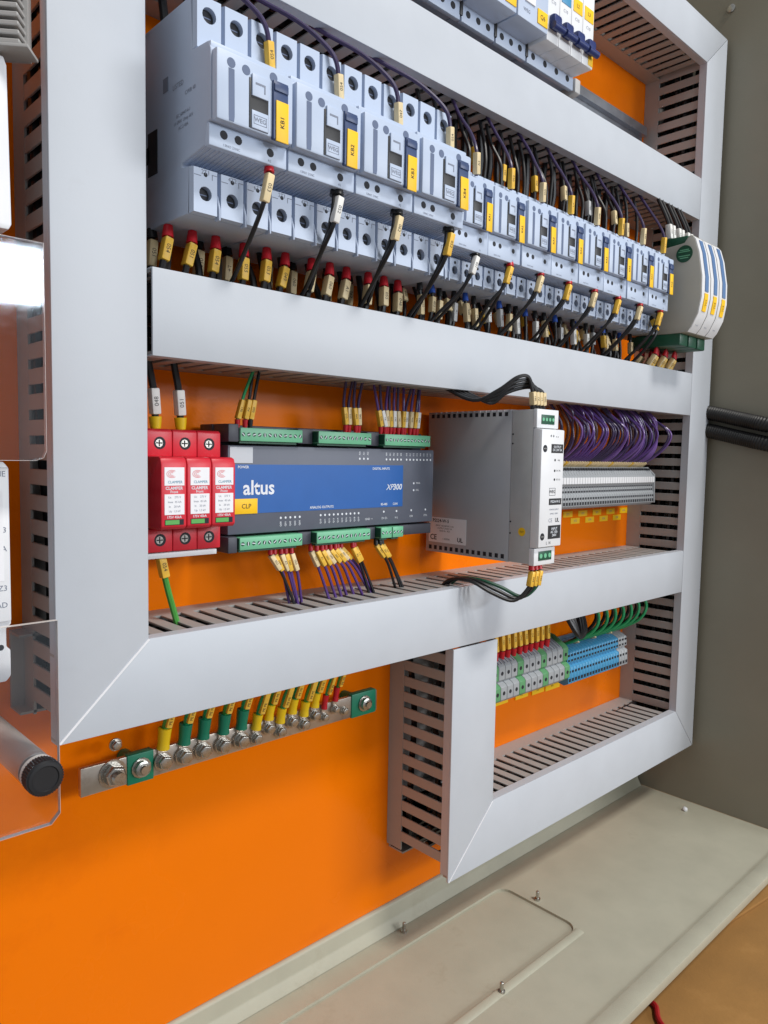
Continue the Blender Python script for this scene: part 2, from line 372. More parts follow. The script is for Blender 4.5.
# ================================================================== wiring ducts
PITCH = 15.0; SLOT = 5.6
def duct(label, axis, a0, a1, w0, w1, vis, cover, s0=None, s1=None, inset=1.2):
    def pt(a, y, w): return (a, y, w) if axis == 'x' else (w, y, a)
    def bx(g, aa, ab, ya, yb, wa, wb):
        p, q = pt(aa, ya, wa), pt(ab, yb, wb); g.box(min(p[0], q[0]), max(p[0], q[0]), ya, yb, min(p[2], q[2]), max(p[2], q[2])); return g
    t = thing('wiring_duct', label, 'wiring duct', pt((a0+a1)/2, 0, (w0+w1)/2))
    obj(bx(G(), a0, a1, -2.5, -0.2, w0+inset, w1-1.2), 'base', M_duct, t)
    walls = {'lo': (w0+inset, w0+inset+1.6), 'hi': (w1-2.8, w1-1.2)}
    s0 = a0 if s0 is None else s0; s1 = a1 if s1 is None else s1
    n = int((s1-s0-6)/PITCH)
    for side, (wa, wb) in walls.items():
        g = G(); bx(g, a0, a1, -19, -2.6, wa, wb); bx(g, a0, a1, -77, -70, wa, wb)
        if side == vis:
            obj(g, 'side_rail', M_duct, t)
            proto = obj(bx(G(), -(PITCH-SLOT)/2, (PITCH-SLOT)/2, -70.05, -18.95, wa-(w0+w1)/2, wb-(w0+w1)/2), 'slat', M_duct, None, bev=0.35, seg=1, origin=(0, 0, 0))
            for i in range(n):
                a = s0 + 6 + (i+0.5)*PITCH
                loc = pt(a + random.uniform(-0.3, 0.3), 0, (w0+w1)/2 + random.uniform(-0.15, 0.15))
                inst(proto, 'slat', t, loc, (0, math.radians(random.uniform(-0.7, 0.7)), 0))
            bpy.data.objects.remove(proto)
        else:
            for i in range(n):
                a = s0 + 6 + (i+0.5)*PITCH; bx(g, a-(PITCH-SLOT)/2, a+(PITCH-SLOT)/2, -70, -19, wa, wb)
            obj(g, 'side_wall', M_duct, t)
    g = G()
    for q in (range(9) if a1-a0 > 300 else range(0, 9, 4)):
        w = w0+inset+8+(w1-w0-17-inset)*(q % 3)/2; y = -22-16*(q//3)
        ns = max(3, int((a1-a0)/90)); pp = [pt(a0+14+(a1-a0-28)*k/ns, y+random.uniform(-4, 4), w+random.uniform(-5, 5)) for k in range(ns+1)]
        g.tube(spline(pp, 4), 3.2, 6)
    bn = tag(obj(g, 'wire_bundle', M_wblk, None, smooth=True), 'dark wires packed inside the ' + label, 'wires')
    bn['kind'] = 'stuff'
    cv = obj(G().prism(cover, -80, -78, 'y'), 'cover', M_cover, t, bev=0.5)
    g = G(); bx(g, s0, s1, -78.2, -70.5, w0, w0+1.0); bx(g, s0, s1, -78.2, -70.5, w1-1.0, w1)
    obj(g, 'cover_lip', M_cover, t)
    return t, cv
ZB3, ZT3, ZB2, ZT2, ZB1, ZT1 = -165.5, -113.0, 56.2, 107.7, 292.8, 341.8
XL0, XL1, XR0, XR1 = -89.2, -34.6, 681.7, 735.0
ZTI, ZTO, ZBI, ZBO = 477.0, 523.0, -320.5, -378.0
SX0, SX1 = 245.8, 307.0
tL, cL = duct('tall left vertical grey wiring duct with plain cover', 'z', ZB3, 700, XL0, XL1, 'lo', [(XL0, 700), (XL1, 700), (XL1, ZT3), (XL0, ZB3)], s0=ZB3, inset=8.0)
duct('tall right vertical grey wiring duct beside the dark cabinet wall', 'z', ZBO, ZTO, XR0, XR1, 'lo', [(XR0, ZTI), (XR1, ZTO), (XR1, ZBO), (XR0, ZBI)], s0=ZBI-10, s1=ZTI+10)
duct('topmost horizontal grey wiring duct at upper right corner', 'x', XL1+2, XR1, ZTI, ZTO, 'lo', [(XL1+2, ZTI), (XR0-0.8, ZTI+0.2), (XR1-1.0, ZTO), (XL1+2, ZTO)], s1=XR0)
duct('horizontal grey wiring duct above the row of contactors', 'x', XL1+2, XR0-0.6, ZB1, ZT1, 'lo', [(XL1+2, ZB1), (XR0-0.6, ZB1), (XR0-0.6, ZT1), (XL1+2, ZT1)])
duct('horizontal grey wiring duct between contactors and blue controller', 'x', XL1+3.4, XR0-0.6, ZB2, ZT2, 'lo', [(XL1+3.4, ZB2), (XR0-0.6, ZB2), (XR0-0.6, ZT2), (XL1+3.4, ZT2)])
t3, c3 = duct('horizontal grey wiring duct below the controller and power supply', 'x', XL0, XR0-0.6, ZB3, ZT3, 'hi', [(XL1+0.4, ZT3), (XR0-0.6, ZT3), (XR0-0.6, ZB3), (XL0+1.4, ZB3)], s0=XL1)
tb, c4 = duct('bottom horizontal grey wiring duct above the cabinet floor', 'x', SX0+4, XR1-1, ZBO, ZBI, 'hi', [(SX1+0.6, ZBI), (XR0-0.6, ZBI), (XR1-0.9, ZBO), (SX0+1.2, ZBO)], s0=SX1, s1=XR0)
ts_, c5 = duct('short vertical grey wiring duct hanging below the long one', 'z', ZBO+6, ZB3-2, SX0, SX1, 'lo', [(SX0, ZB3-1.6), (SX1, ZB3-1.6), (SX1, ZBI), (SX0, ZBO+0.4)])
# pale saw-cut edges of the mitred covers
def cut(parent, p, q, wdt=0.9):
    p, q = Vector(p), Vector(q); d = (q-p).normalized(); nrm = Vector((-d[2], 0, d[0]))*wdt/2; a = Vector((0, 1.8, 0)); up = Vector((0, -0.35, 0))
    vs = [p-nrm+up, q-nrm+up, q+nrm+up, p+nrm+up]; vs += [v+a for v in vs]
    obj(G().add(vs, [(0,1,2,3),(7,6,5,4),(0,4,5,1),(1,5,6,2),(2,6,7,3),(3,7,4,0)]), 'cut_edge', M_cut, parent)
cut(t3, (XL0+1.2, -80, ZB3+0.6), (XL1+0.1, -80, ZT3-0.3), 1.3)
cut(ts_, (SX0+0.8, -80, ZBO+0.4), (SX1-0.4, -80, ZBI-0.6), 0.9)
# DIN rails
def rail(label, x0, x1, z):
    g = G().prism([(0, z-8), (0, z+8), (-6.5, z+8), (-6.5, z+17.5), (-7.5, z+17.5), (-7.5, z+7), (-1, z+7), (-1, z-7), (-7.5, z-7), (-7.5, z-17.5), (-6.5, z-17.5), (-6.5, z-8)], x0, x1, 'x')
    tag(obj(g, 'mounting_rail', M_zinc, None), label, 'rail')
rail('galvanised rail carrying the breakers, its end bare beside orange', -30, 678, 404)
rail('galvanised rail behind the long row of contactors', -32, 676, 196)
rail('galvanised rail behind the blue controller and power supply', -32, 676, -25)
rail('galvanised rail behind the green, grey and blue terminals', 312, 676, -229)

# ================================================================== contactors
def front_details(t, W, yf, zt, zb, k, label):
    """holes, groove, window and blue slide on the front plate; k scales from the large to the small device"""
    H = zt-zb
    fp = obj(G().box(1.2, W-1.2, yf, yf+6, zb, zt), 'front_plate', M_cont2, t, bev=1.3)
    obj(G().prism([(9*k, zb+1), (12.2*k, zb+1), (12.6*k, zb+4), (12.4*k, zt-9), (8.6*k, zt-9), (8.8*k, zb+4)], yf-0.12, yf+1, 'y'), 'groove', M_groove, fp)
    for x, dz in ((10.3*k, 6), (20*k, 6.5), (38.6*k, 4.2)):
        h = obj(G().cyl((x, yf-0.15, zt-dz), (x, yf+1, zt-dz), 2.7*k, 14), 'pilot_hole', M_groove, fp, smooth=True)
    x0, x1 = 22*k, 35*k; zt2, zb2 = zt-H*0.25, zb+1.2
    w = obj(G().box(x0, x1, yf-0.5, yf+1, zb2, zt2), 'indicator_window', M_black, t, bev=0.3)
    hh = zt2-zb2
    obj(G().box(x0+1.3*k, x1-0.6*k, yf-1.6, yf, zt2-hh*0.36, zt2+2.2), 'test_button', M_cont2, w, bev=0.4)
    obj(G().box(x0+3.4*k, x1-3*k, yf-1.75, yf-1.6, zt2-hh*0.12, zt2-hh*0.08), 'button_mark', M_inkgrey, w)
    obj(G().box(x1-3.8*k, x1-3*k, yf-1.75, yf-1.6, zt2-hh*0.26, zt2-hh*0.12), 'button_mark', M_inkgrey, w)
    obj(G().box(x0+1.3*k, x1-0.6*k, yf-1.2, yf, zb2, zb2+hh*0.36), 'maker_plate', M_cont2, w, bev=0.3)
    zc = zb2+hh*0.18; xc = (x0+x1)/2+0.35*k
    text('WEG', 2.5*k, M_inkgrey, w, (xc, yf-1.32, zc), name='maker_mark', bold=0.05)
    fr = G(); a, b = 4.4*k, 2.5*k
    for q in ((xc-a, xc+a, zc+b-0.3, zc+b), (xc-a, xc+a, zc-b, zc-b+0.3), (xc-a, xc-a+0.3, zc-b, zc+b), (xc+a-0.3, xc+a, zc-b, zc+b)): fr.box(q[0], q[1], yf-1.32, yf-1.2, q[2], q[3])
    obj(fr, 'mark_frame', M_inkgrey, w)
    s = obj(G().box(37.6*k, 48*k, yf-1.8, yf+1, zb-1, zt-6), 'blue_slide', M_blue_slide, t, bev=0.5)
    obj(G().box(37.9*k, 47.7*k, yf-2.6, yf-1.7, zt-12, zt-7.5), 'slide_grip', M_blue_slide, s, bev=0.6)
    a, b, c = random.uniform(-0.35, 0.35), random.uniform(-0.5, 0.5), random.uniform(-0.9, 0.9)
    lb = obj(G().prism([(39*k+a, zb-2.2+c), (47.8*k+a, zb-2.2+c+b*0.3), (47.8*k+a-b, zt-H*0.46+c), (39*k+a-b, zt-H*0.46+c-b*0.3)], yf-2.6, yf-1.75, 'y'), 'name_label', M_yellow, t, bev=0.25)
    if label: text(label, 2.9*k, M_ink, lb, (43.4*k, yf-2.72, (zb-2.2+zt-H*0.46)/2), R=FRONTUP, bold=0.03)
def terminal(t, x0, x1, z0, z1, yf, r, up, name):
    cx = (x0+x1)/2; cz = z0+(z1-z0)*(0.66 if up else 0.45)
    p = obj(G().holeplate(x0, x1, z0, z1, yf, 4, cx, cz, r, 5), name, M_cont2, t, smooth=True)
    g = G().cyl((cx, yf+3.2, cz), (cx, yf+6, cz), r*0.92, 12); obj(g, 'screw', M_dark, p, smooth=True)
    g = G().box(cx-r*0.6, cx+r*0.6, yf+3.05, yf+3.2, cz-0.3, cz+0.3); obj(g, 'screw_slot', M_groove, p)
    zz = z1-3 if not up else z0+3.5
    g = G().cyl((cx, yf-0.08, zz-0.8), (cx, yf+0.5, zz-0.8), 1.3, 10); obj(g, 'pin_hole', M_dark, p)
    return p
def contactor(label, W, yf, Z, lab, k, big):
    t = thing('contactor', label, 'contactor', (0, 0, 0))
    ztop, zbot = Z['ft'], Z['fb']
    yt_u, yt_l, ys = Z['yu'], Z['yl'], Z['ys']
    prof = [(-10, Z['l0']+6), (-26, Z['l0']), (yt_l+5, Z['l0']), (yt_l+4, Z['l1']), (yt_l+12, Z['l1']+1), (yt_l+12, Z['s0']-2.4), (ys+4, Z['s0']+0.8), (ys+2, zbot), (yf+5, zbot+0.5),
            (yf+5, ztop+0.2), (yf+7, ztop+(5 if big else 4)), (yt_u+4, Z['u0']), (yt_u+5, Z['u1']), (-26, Z['u1']), (-10, Z['u1']-6)]
    obj(G().prism(prof, 0.25, W-0.25, 'x'), 'housing', M_cont, t, bev=0.8)
    if big:  # ledge above the front plate
        obj(G().box(0.6, W-0.6, yf+5.5, yf+14, ztop-2, ztop+5), 'upper_ledge', M_cont2, t, bev=0.8)
    else:
        obj(G().box(0.6, W-0.6, yf+5.5, yf+24, ztop-2, ztop+3), 'upper_ledge', M_cont2, t, bev=0.8)
    p = W/3.0
    for i in range(3):
        x0, x1 = i*p+0.5, (i+1)*p-0.7
        if big: terminal(t, x0, x1, Z['u0'], Z['u1'], yt_u, 4.5*k, True, 'upper_terminal')
        else: obj(G().box(x0, x1, yt_u, yt_u+30, Z['u0']-2, Z['u1']), 'upper_terminal', M_cont2, t, bev=0.8)
        lt = terminal(t, x0, x1, Z['l0'], Z['l1'], yt_l, 4.1*k, False, 'lower_terminal')
        if big:
            text(('2T1', '4T2', '6T3')[i], 2.6, M_inkgrey, lt, ((x0+x1)/2, yt_l-0.15, Z['l1']-2.6))
            g = G().box(x0+1, (x0+x1)/2-3, yt_l-0.12, yt_l+0.2, Z['l1']-5.2, Z['l1']-4.8); g.box((x0+x1)/2+4.4, x1-0.8, yt_l-0.12, yt_l+0.2, Z['l1']-3.2, Z['l1']-2.8); g.box((x0+x1)/2+4.2, (x0+x1)/2+4.6, yt_l-0.12, yt_l+0.2, Z['l1']-6, Z['l1']-2.8)
            obj(g, 'contact_symbol', M_inkgrey, lt)
    for i in range(1, 4):
        x = i*p-0.1
        obj(G().prism([(yt_l-1.2, Z['l0']-1.5), (yt_l-1.2, Z['l0']+5), (yt_l+1.5, Z['l0']+(Z['l1']-Z['l0'])*0.5), (yt_l+4, Z['l0']+(Z['l1']-Z['l0'])*0.5), (yt_l+4, Z['l0']-1.5)], x-0.75, x+0.55, 'x'), 'divider', M_cont, t, bev=0.3, seg=1)
    st = obj(G().box(0.5, W-0.5, ys, ys+5, Z['s0'], Z['s1']), 'auxiliary_strip', M_cont2, t, bev=0.8)
    zc = Z['s0'] + (Z['s1']-Z['s0'])*0.56
    for x, dz in ((10*k, 0.6), (19.5*k, 0.4), (41.5*k, -0.3)):
        obj(G().cyl((x, ys-0.12, zc+dz), (x, ys+1, zc+dz), 2.5*k, 12), 'strip_hole', M_dark, st, smooth=True)
    text('13NO 21NC', 1.5*k, M_inkgrey, st, (15*k, ys-0.14, Z['s0']+2.2)); text('A2', 1.5*k, M_inkgrey, st, (41*k, ys-0.14, Z['s0']+2))
    g = G(); n = 17 if big else 13
    for i in range(n):
        x = 2 + i*(W-4)/n; g.prism([(ys+5, Z['s0']+2.5), (ys+3.5, Z['s0']+0.5), (yt_l+11, Z['s0']-3.0), (yt_l+13, Z['s0']+0.5)], x, x+(W-4)/n*0.4, 'x')
    obj(g, 'vent_ribs', M_cont, t)
    front_details(t, W, yf, ztop, zbot, k, lab)
    return t
WL, X0L = 54.4, -16.8
ZLg = dict(ft=221, fb=183, s0=170.5, s1=183.2, l0=138, l1=164.5, u0=227.5, u1=257.5, yu=-104, yl=-100, ys=-118)
for i in range(4):
    lab = ('KB1', 'KB2', 'KB3', 'KB4')[i]
    t = contactor('%s large pale grey contactor from the left, with yellow label %s' % (ORD[i], lab), WL-0.4, -125, ZLg, lab, 1.0, True)
    t['group'] = 'large contactors'; t.location = (X0L + i*WL)*MM, random.uniform(-0.6, 0.6)*MM, random.uniform(-0.5, 0.5)*MM; ORG[t.name] = Vector((0, 0, 0))
    if i == 0:
        # details of the visible left flank
        body = [c for c in t.children if c.name.startswith('housing')][0]
        g = G().box(-0.15, 0.6, -48, -30, 178, 188); g.box(-0.15, 0.6, -58, -46, 170, 196)
        obj(g, 'side_slot', M_dark, t)
        obj(G().box(-0.12, 0.5, -72, -66, 214, 222), 'side_mark', M_inkgrey, t)
        text('LISTED', 3.0, M_inkgrey, t, (0.1, -84, 213), R=LEFT); text('CWB 40', 2.4, M_inkgrey, t, (0.1, -98, 206), R=LEFT)
        text('IEC 60947-4-1\nUi 690V  Uimp 6kV\nAC-3 40A', 2.0, M_inkgrey, t, (0.1, -90, 192), R=LEFT, line=1.3)
WS, X0S = 44.7, 203.0
ZSm = dict(ft=217.5, fb=181, s0=163, s1=181.2, l0=142, l1=160, u0=219, u1=226, yu=-98, yl=-88, ys=-104)
smalls = []
base_s = None
for i in range(8):
    lab = 'small pale grey contactor, %s after the four large ones' % ORD[i]
    t = contactor(lab, WS-0.3, -109, ZSm, 'KA%d' % (i+1), 0.815, False) 
    t['group'] = 'small contactors'; t.location = (X0S + i*WS + random.uniform(-0.15, 0.15))*MM, random.uniform(-0.6, 0.6)*MM, random.uniform(-0.5, 0.5)*MM; smalls.append(t)
# ================================================================== signal converters at the right end of the contactor row
RX, RW = 575.0, 22.4
rprof = [(-12, 150), (-60, 143), (-100, 141), (-120, 141), (-124, 147), (-130.5, 160), (-133.5, 178), (-133, 200), (-128.5, 226), (-124, 240), (-121, 245), (-117, 245), (-112, 238), (-80, 235), (-60, 236), (-12, 228)]
for i in range(3):
    x = RX + i*RW
    t = thing('signal_converter', '%s grey signal converter from the left, with curved front and blue strip' % ('first', 'second', 'third')[i], 'relay', (x, 0, 196), 'signal converters')
    obj(G().prism(rprof, x+0.4, x+RW-0.4, 'x'), 'housing', M_relay, t, bev=0.8)
    fpts = [(-121.5, 244), (-124.8, 240), (-129.3, 226), (-133.8, 200), (-134.3, 178), (-131.3, 160), (-124.8, 146.5), (-120.5, 141.5)]
    inn = [(y+1.2, z) for y, z in reversed(fpts)]
    fp = obj(G().prism(fpts+inn, x+1.0, x+RW-1.0, 'x'), 'front_cover', M_relayf, t, smooth=True)
    b = [(-125.6, 240), (-130.0, 226), (-134.5, 200), (-135.0, 184)]
    obj(G().prism(b+[(y+0.8, z) for y, z in reversed(b)], x+8, x+16, 'x'), 'blue_strip', M_relayb, t, smooth=True)
    b = [(-134.6, 182), (-134.4, 176), (-132.2, 163)]
    lb = obj(G().prism([(y-0.5, z) for y, z in b]+[(y+0.8, z) for y, z in reversed(b)], x+7, x+15.5, 'x'), 'name_label', M_yellow, t)
    text('TC%d' % (i+1), 3.0, M_ink, lb, (x+11.2, -134.95, 172), R=FRONTUP)
    obj(G().box(x+1.5, x+RW-1.5, -115, -84, 235, 246), 'upper_plug', M_plugd, t, bev=1.0)
    obj(G().box(x+1.5, x+RW-1.5, -112, -50, 128, 142), 'lower_plug', M_plugd, t, bev=1.5)
    text('24VDC', 1.6, M_inkgrey, t, (x+10, -126.2, 148.5))
    if i == 0:
        e = obj(G().cyl((x-0.2, -113, 226), (x+1, -113, 226), 9.2, 24), 'round_emblem', M_plugd, t, smooth=True)
        g = G()
        for dz, hw in ((4.2, 5.0), (2.4, 6.4), (-2.2, 6.4), (-4.4, 4.8)): g.box(x-0.3, x, -113-hw, -113+hw, 226+dz-0.45, 226+dz+0.45)
        obj(g, 'emblem_print', M_plug, e)
# ================================================================== surge protectors
SXX, SW = -18.8, 18.05
for i in range(3):
    x = SXX + i*SW; xm = x+SW/2
    t = thing('surge_protector', '%s of three red surge protection modules, counted from the left duct' % ORD[i], 'surge protector', (x, 0, -25), 'surge protectors')
    dx = 0.4
    obj(G().prism([(-9, -60), (-30, -66), (-46, -66), (-46, -50.5), (-24, -50.5), (-24, -3.5), (-46, -3.5), (-46, 13), (-44, 14.5), (-30, 14.5), (-9, 8)], x+0.15, x+SW-0.15, 'x'), 'base', M_red, t, bev=0.7)
    c = obj(G().prism([(-24.5, -50), (-63, -49.5), (-65, -47.5), (-65, -8), (-63.6, -4.2), (-61, -3.3), (-24.5, -3.8)], x+0.2, x+SW-0.2, 'x'), 'cartridge', M_red, t, bev=0.8)
    for nm, z, yy in (('terminal_screw', 5.3, -46), ('terminal_screw', -58, -46)):
        h = obj(G().cyl((xm, yy-0.12, z), (xm, yy+2, z), 4.1, 18), nm, M_dark, t, smooth=True)
        hd = obj(G().lathe((xm-0.4, yy-0.2, z), (0, 1, 0), [(0, 2.6), (0.5, 3.1), (1, 3.1)], 14), 'screw_head', M_steel, h, smooth=True)
        g = G().box(xm-2.6, xm+1.8, yy-0.35, yy-0.18, z-0.4, z+0.4); g.box(xm-0.8, xm, yy-0.36, yy-0.19, z-2.1, z+2.1); obj(g, 'screw_cross', M_dark, h)
    y = -65.0
    s1 = obj(G().box(x+2.4, x+SW-2.0, y-0.25, y+0.5, -21.5, -10), 'logo_sticker', M_sticker, t)
    # spiral mark: three open rings
    g = G()
    for r in (1.1, 2.1, 3.1):
        pts = [(xm-1.6+r*1.15*math.cos(a), y-0.3, -14.2+r*0.75*math.sin(a)) for a in [math.radians(50+260*k/12) for k in range(13)]]
        for a, b in zip(pts, pts[1:]):
            d = Vector(b)-Vector(a); n = Vector((-d[2], 0, d[0])).normalized()*0.15
            g.add([Vector(a)-n, Vector(b)-n, Vector(b)+n, Vector(a)+n], [(0, 1, 2, 3)])
    obj(g, 'spiral_mark', M_redink, s1)
    text('CLAMPER', 1.7, M_teal, s1, (xm+0.6, y-0.32, -19.4), bold=0.02)
    text('CLAMPER', 2.0, M_inkwhite, t, (xm, y-0.1, -23.3), bold=0.05); text('Front', 1.7, M_inkwhite, t, (xm, y-0.1, -25.6), bold=0.03)
    s2 = obj(G().box(x+2.4, x+SW-2.0, y-0.25, y+0.5, -40, -27), 'rating_sticker', M_sticker, t)
    text('Uc    275 V\nImax  45 kA\nIn    20 kA\nUp  1,5 kV', 1.35, M_inkgrey, s2, (xm+0.2, y-0.33, -33.4), line=1.55)
    text('175V 45kA', 1.6, M_inkwhite, t, (xm, y-0.1, -41.6), bold=0.03)
    w = obj(G().box(x+2.6, x+SW-2.4, y-0.2, y+0.5, -46.6, -43), 'status_window', M_dark, t)
    obj(G().box(x+2.8, x+SW-5.6, y-0.45, y, -46.2, -43.4), 'status_flag', M_greenwin, w)
tag(obj(G().box(-29, SXX+3*SW-3, -46, -30, -70.2, -66.6), 'comb_busbar', M_white, None, bev=0.5), 'white comb busbar strip under the red surge protectors', 'busbar')

# ================================================================== controller
t = thing('controller', 'grey and blue programmable controller with green plugs', 'controller', (150, 0, -25))
PX0, PX1 = 40.5, 256.0
obj(G().box(PX0, PX1, -26, -8.5, -71, 20), 'base', M_plcd, t, bev=1.0)
fr = obj(G().box(PX0+3, PX1-0.3, -42, -25, -58.5, 5.2), 'front_housing', M_plc, t, bev=1.0)
obj(G().box(PX0+1, 50, -46, -20, 7.5, 20), 'end_cheek', M_plcd, t, bev=0.8); obj(G().box(PX0+1, 49, -46, -20, -71, -59.5), 'end_cheek', M_plcd, t, bev=0.8)
for a, b in ((106, 120), (176.6, 190)):
    obj(G().box(a, b, -40, -20, 7.5, 19), 'cheek', M_plcd, t, bev=0.6)
for a, b in ((107, 119.5), (177, 187.5)): obj(G().box(a, b, -40, -20, -70, -60), 'cheek', M_plcd, t, bev=0.6)
obj(G().box(216, PX1, -40, -20, -69, -60), 'cheek', M_plcd, t, bev=0.6)
obj(G().box(PX0+3.2, 217, -42.25, -41.9, -43.6, -8.4), 'blue_panel', M_plcblue, t)
obj(G().box(45, 64, -42.3, -41.9, -7.4, 4.0), 'grey_sticker', M_cover, t)
text('altus', 10.5, M_inkwhite, t, (69.5, -42.4, -25.5), name='maker_mark', bold=0.28)
text('X', 5, M_inkwhite, t, (199.5, -42.4, -27.0), shear=0.3); text('P', 5, M_inkwhite, t, (203.4, -42.4, -27.0), shear=0.3); text('300', 5, M_inkwhite, t, (210.2, -42.4, -27.0), shear=0.2, bold=0.12)
for s, x, z in (('POWER', 56, -10.3), ('DIGITAL INPUTS', 191, -11.3), ('ANALOG OUTPUTS', 128, -41.3), ('RS-485', 195, -41.2), ('CAN', 208, -41.2)):
    text(s, 1.9, M_inkwhite, t, (x, -42.4, z), bold=0.04)
lb = obj(G().box(45, 68, -42.7, -42.2, -43.8, -32.9), 'name_label', M_yellow, t, bev=0.15); text('CLP', 3.4, M_ink, lb, (58.5, -42.85, -38.4))
def leds(xs, z, codes, zt):
    g = G()
    for x in xs: g.cyl((x, -42.25, z), (x, -41.8, z), 0.9, 8)
    obj(g, 'indicator_lights', M_inkwhite, t)
    for x, c in zip(xs, codes): text(c, 1.5, M_inkwhite, t, (x, -42.2, zt), R=FRONTUP, bold=0.02)
leds([89+i*4.4 for i in range(5)], -48, ['Q0%d' % i for i in range(5)], -52.6)
leds([127+i*4.4 for i in range(10)], -47.6, ['Q%d' % (10+i) for i in range(10)], -52.4)
text('GND  +', 1.8, M_inkwhite, t, (178, -42.2, -53)); text('D+ D-', 1.8, M_inkwhite, t, (196, -42.2, -53)); text('H L', 1.8, M_inkwhite, t, (210, -42.2, -53))
leds([167+i*4.4 for i in range(3)], -3.2, ['AI%d' % i for i in range(3)], 1.2)
leds([197+i*4.3 for i in range(5)] + [221+i*4.3 for i in range(8)], -3.5, ['I0%d' % i for i in range(5)] + ['I1%d' % i for i in range(8)], 0.9)
g = G()
for x, z in ((230.5, -24), (230.5, -30), (195, -47.5), (210, -47.5), (228, -47.5), (246, -47.5)): g.cyl((x, -42.25, z), (x, -41.8, z), 0.9, 8)
obj(g, 'indicator_lights', M_inkwhite, t)
text('PWR', 1.7, M_inkwhite, t, (236, -42.2, -24)); text('DG', 1.7, M_inkwhite, t, (235, -42.2, -30)); text('USB', 1.7, M_inkwhite, t, (228, -42.2, -52.6)); text('ETH', 1.7, M_inkwhite, t, (246, -42.2, -52.6))
def plug(x0, x1, z0, z1, n):
    p = obj(G().box(x0, x1, -46.5, -30, z0, z1), 'plug', M_plug, t, bev=0.5)
    obj(G().box(x0-0.5, x0+0.0, -46, -26, z0+0.6, z1-0.6), 'plug_end', M_plugd, p)
    obj(G().box(x0+0.5, x1-4, -44, -30, z0-1.6, z0+0.1), 'plug_socket', M_plugd, p)
    w = (x1-x0)/n; g = G(); g2 = G()
    for i in range(n):
        x = x0+(i+0.5)*w; g.cyl((x, -46.62, (z0+z1)/2), (x, -46, (z0+z1)/2), w*0.33, 10)
        a = random.uniform(0, 3.14); dx, dz = math.cos(a)*w*0.3, math.sin(a)*w*0.3; n_ = Vector((-dz, 0, dx)).normalized()*0.3
        c = Vector((x, -46.72, (z0+z1)/2)); d = Vector((dx, 0, dz)); g2.add([c-d-n_, c+d-n_, c+d+n_, c-d+n_], [(0, 1, 2, 3)])
    obj(g, 'screw_row', M_plugd, p); obj(g2, 'screw_slots', M_inkwhite, p)
for a, b, n in ((51, 105.4, 12), (121, 175.6, 12), (191, 246, 13)): plug(a, b, 8.2, 17.6, n)
for a, b, n in ((50.8, 106.2, 12), (120.4, 176.2, 12), (188.6, 201, 3), (202, 214.5, 3)): plug(a, b, -69.4, -60.4, n)

# ================================================================== power supply
t = thing('power_supply', 'slim metal power supply with white front standing proud of the ducts', 'power supply', (300, 0, -25))
UX0, UX1 = 284.0, 317.0
sh = obj(G().box(UX0, UX1, -106, -8, -90.5, 41), 'metal_case', M_alu, t, bev=0.8)
obj(G().box(UX0+0.2, UX1-0.2, -128, -106, -90, 40.5), 'front_shroud', M_psug, t, bev=0.6)
obj(G().prism([(-128, -76), (-137, -75), (-137, 24), (-128, 25)], UX0, UX1, 'x'), 'front_face', M_white, t, bev=0.8)
obj(G().box(UX0, UX1-1.5, -131.5, -127.5, 25.2, 41), 'upper_cap', M_white, t, bev=0.7); obj(G().box(UX0, UX1-2.5, -133, -127.5, -91, -76.2), 'lower_cap', M_white, t, bev=0.7)
for i in range(14):
    y = -14 - i*6.6
    obj(G().box(UX0-0.15, UX0+0.6, y-1.7, y+1.7, 35.5, 39), 'vent_slot', M_dark, sh); obj(G().box(UX0-0.15, UX0+0.6, y-1.7, y+1.7, -88, -84.2), 'vent_slot', M_dark, sh)
g = G()
for i in range(14):
    y = -17.3 - i*6.6; g.box(UX0-0.7, UX0+0.3, y-0.8, y+0.8, 39.2, 40.8)
obj(g, 'vent_teeth', M_alu, sh)
for z in (20, 12, -55, -65): obj(G().cyl((UX0-0.1, -107.3, z), (UX0+0.6, -107.3, z), 0.8, 8), 'rivet', M_dark, sh)
s = obj(G().box(UX0-0.25, UX0+0.5, -58, -12, -81, -57.5), 'rating_sticker', M_sticker, t)
text('PSS24-W-5', 3.2, M_ink, s, (UX0-0.35, -27, -60.6), R=LEFT, bold=0.05)
text('INPUT 100-240VAC 2.4A\nOUTPUT 24VDC 5A\n50/60 Hz   IP20', 1.5, M_ink, s, (UX0-0.35, -32, -67.6), R=LEFT, line=1.15)
text('CE', 5, M_ink, s, (UX0-0.35, -18, -76.5), R=LEFT, bold=0.1); text('UL', 4, M_ink, s, (UX0-0.35, -51, -77), R=LEFT, bold=0.15); text('1 020500', 1.7, M_ink, s, (UX0-0.35, -34, -77.4), R=LEFT)
s = obj(G().cyl((UX0-0.05, -119.5, -63), (UX0+0.6, -119.5, -63), 3.7, 20), 'round_sticker', M_yellow, t, smooth=True); text('TEST', 1.5, M_ink, s, (UX0-0.15, -119.5, -63), R=LEFT)
for (x0, x1, z0, z1, yy, n) in ((UX0+6, UX0+25, 28.5, 36.5, -131.5, 4), (UX0+6, UX0+25, -87, -79, -133, 3)):
    b = obj(G().box(x0, x1, yy-0.5, yy+1, z0, z1), 'terminal_block', M_plugd, t, bev=0.3); w = (x1-x0)/n
    for i in range(n):
        obj(G().cyl((x0+(i+0.5)*w, yy-0.75, (z0+z1)/2), (x0+(i+0.5)*w, yy, (z0+z1)/2), w*0.32, 12), 'terminal_screw', M_plug, b, smooth=True)
f = -137.12
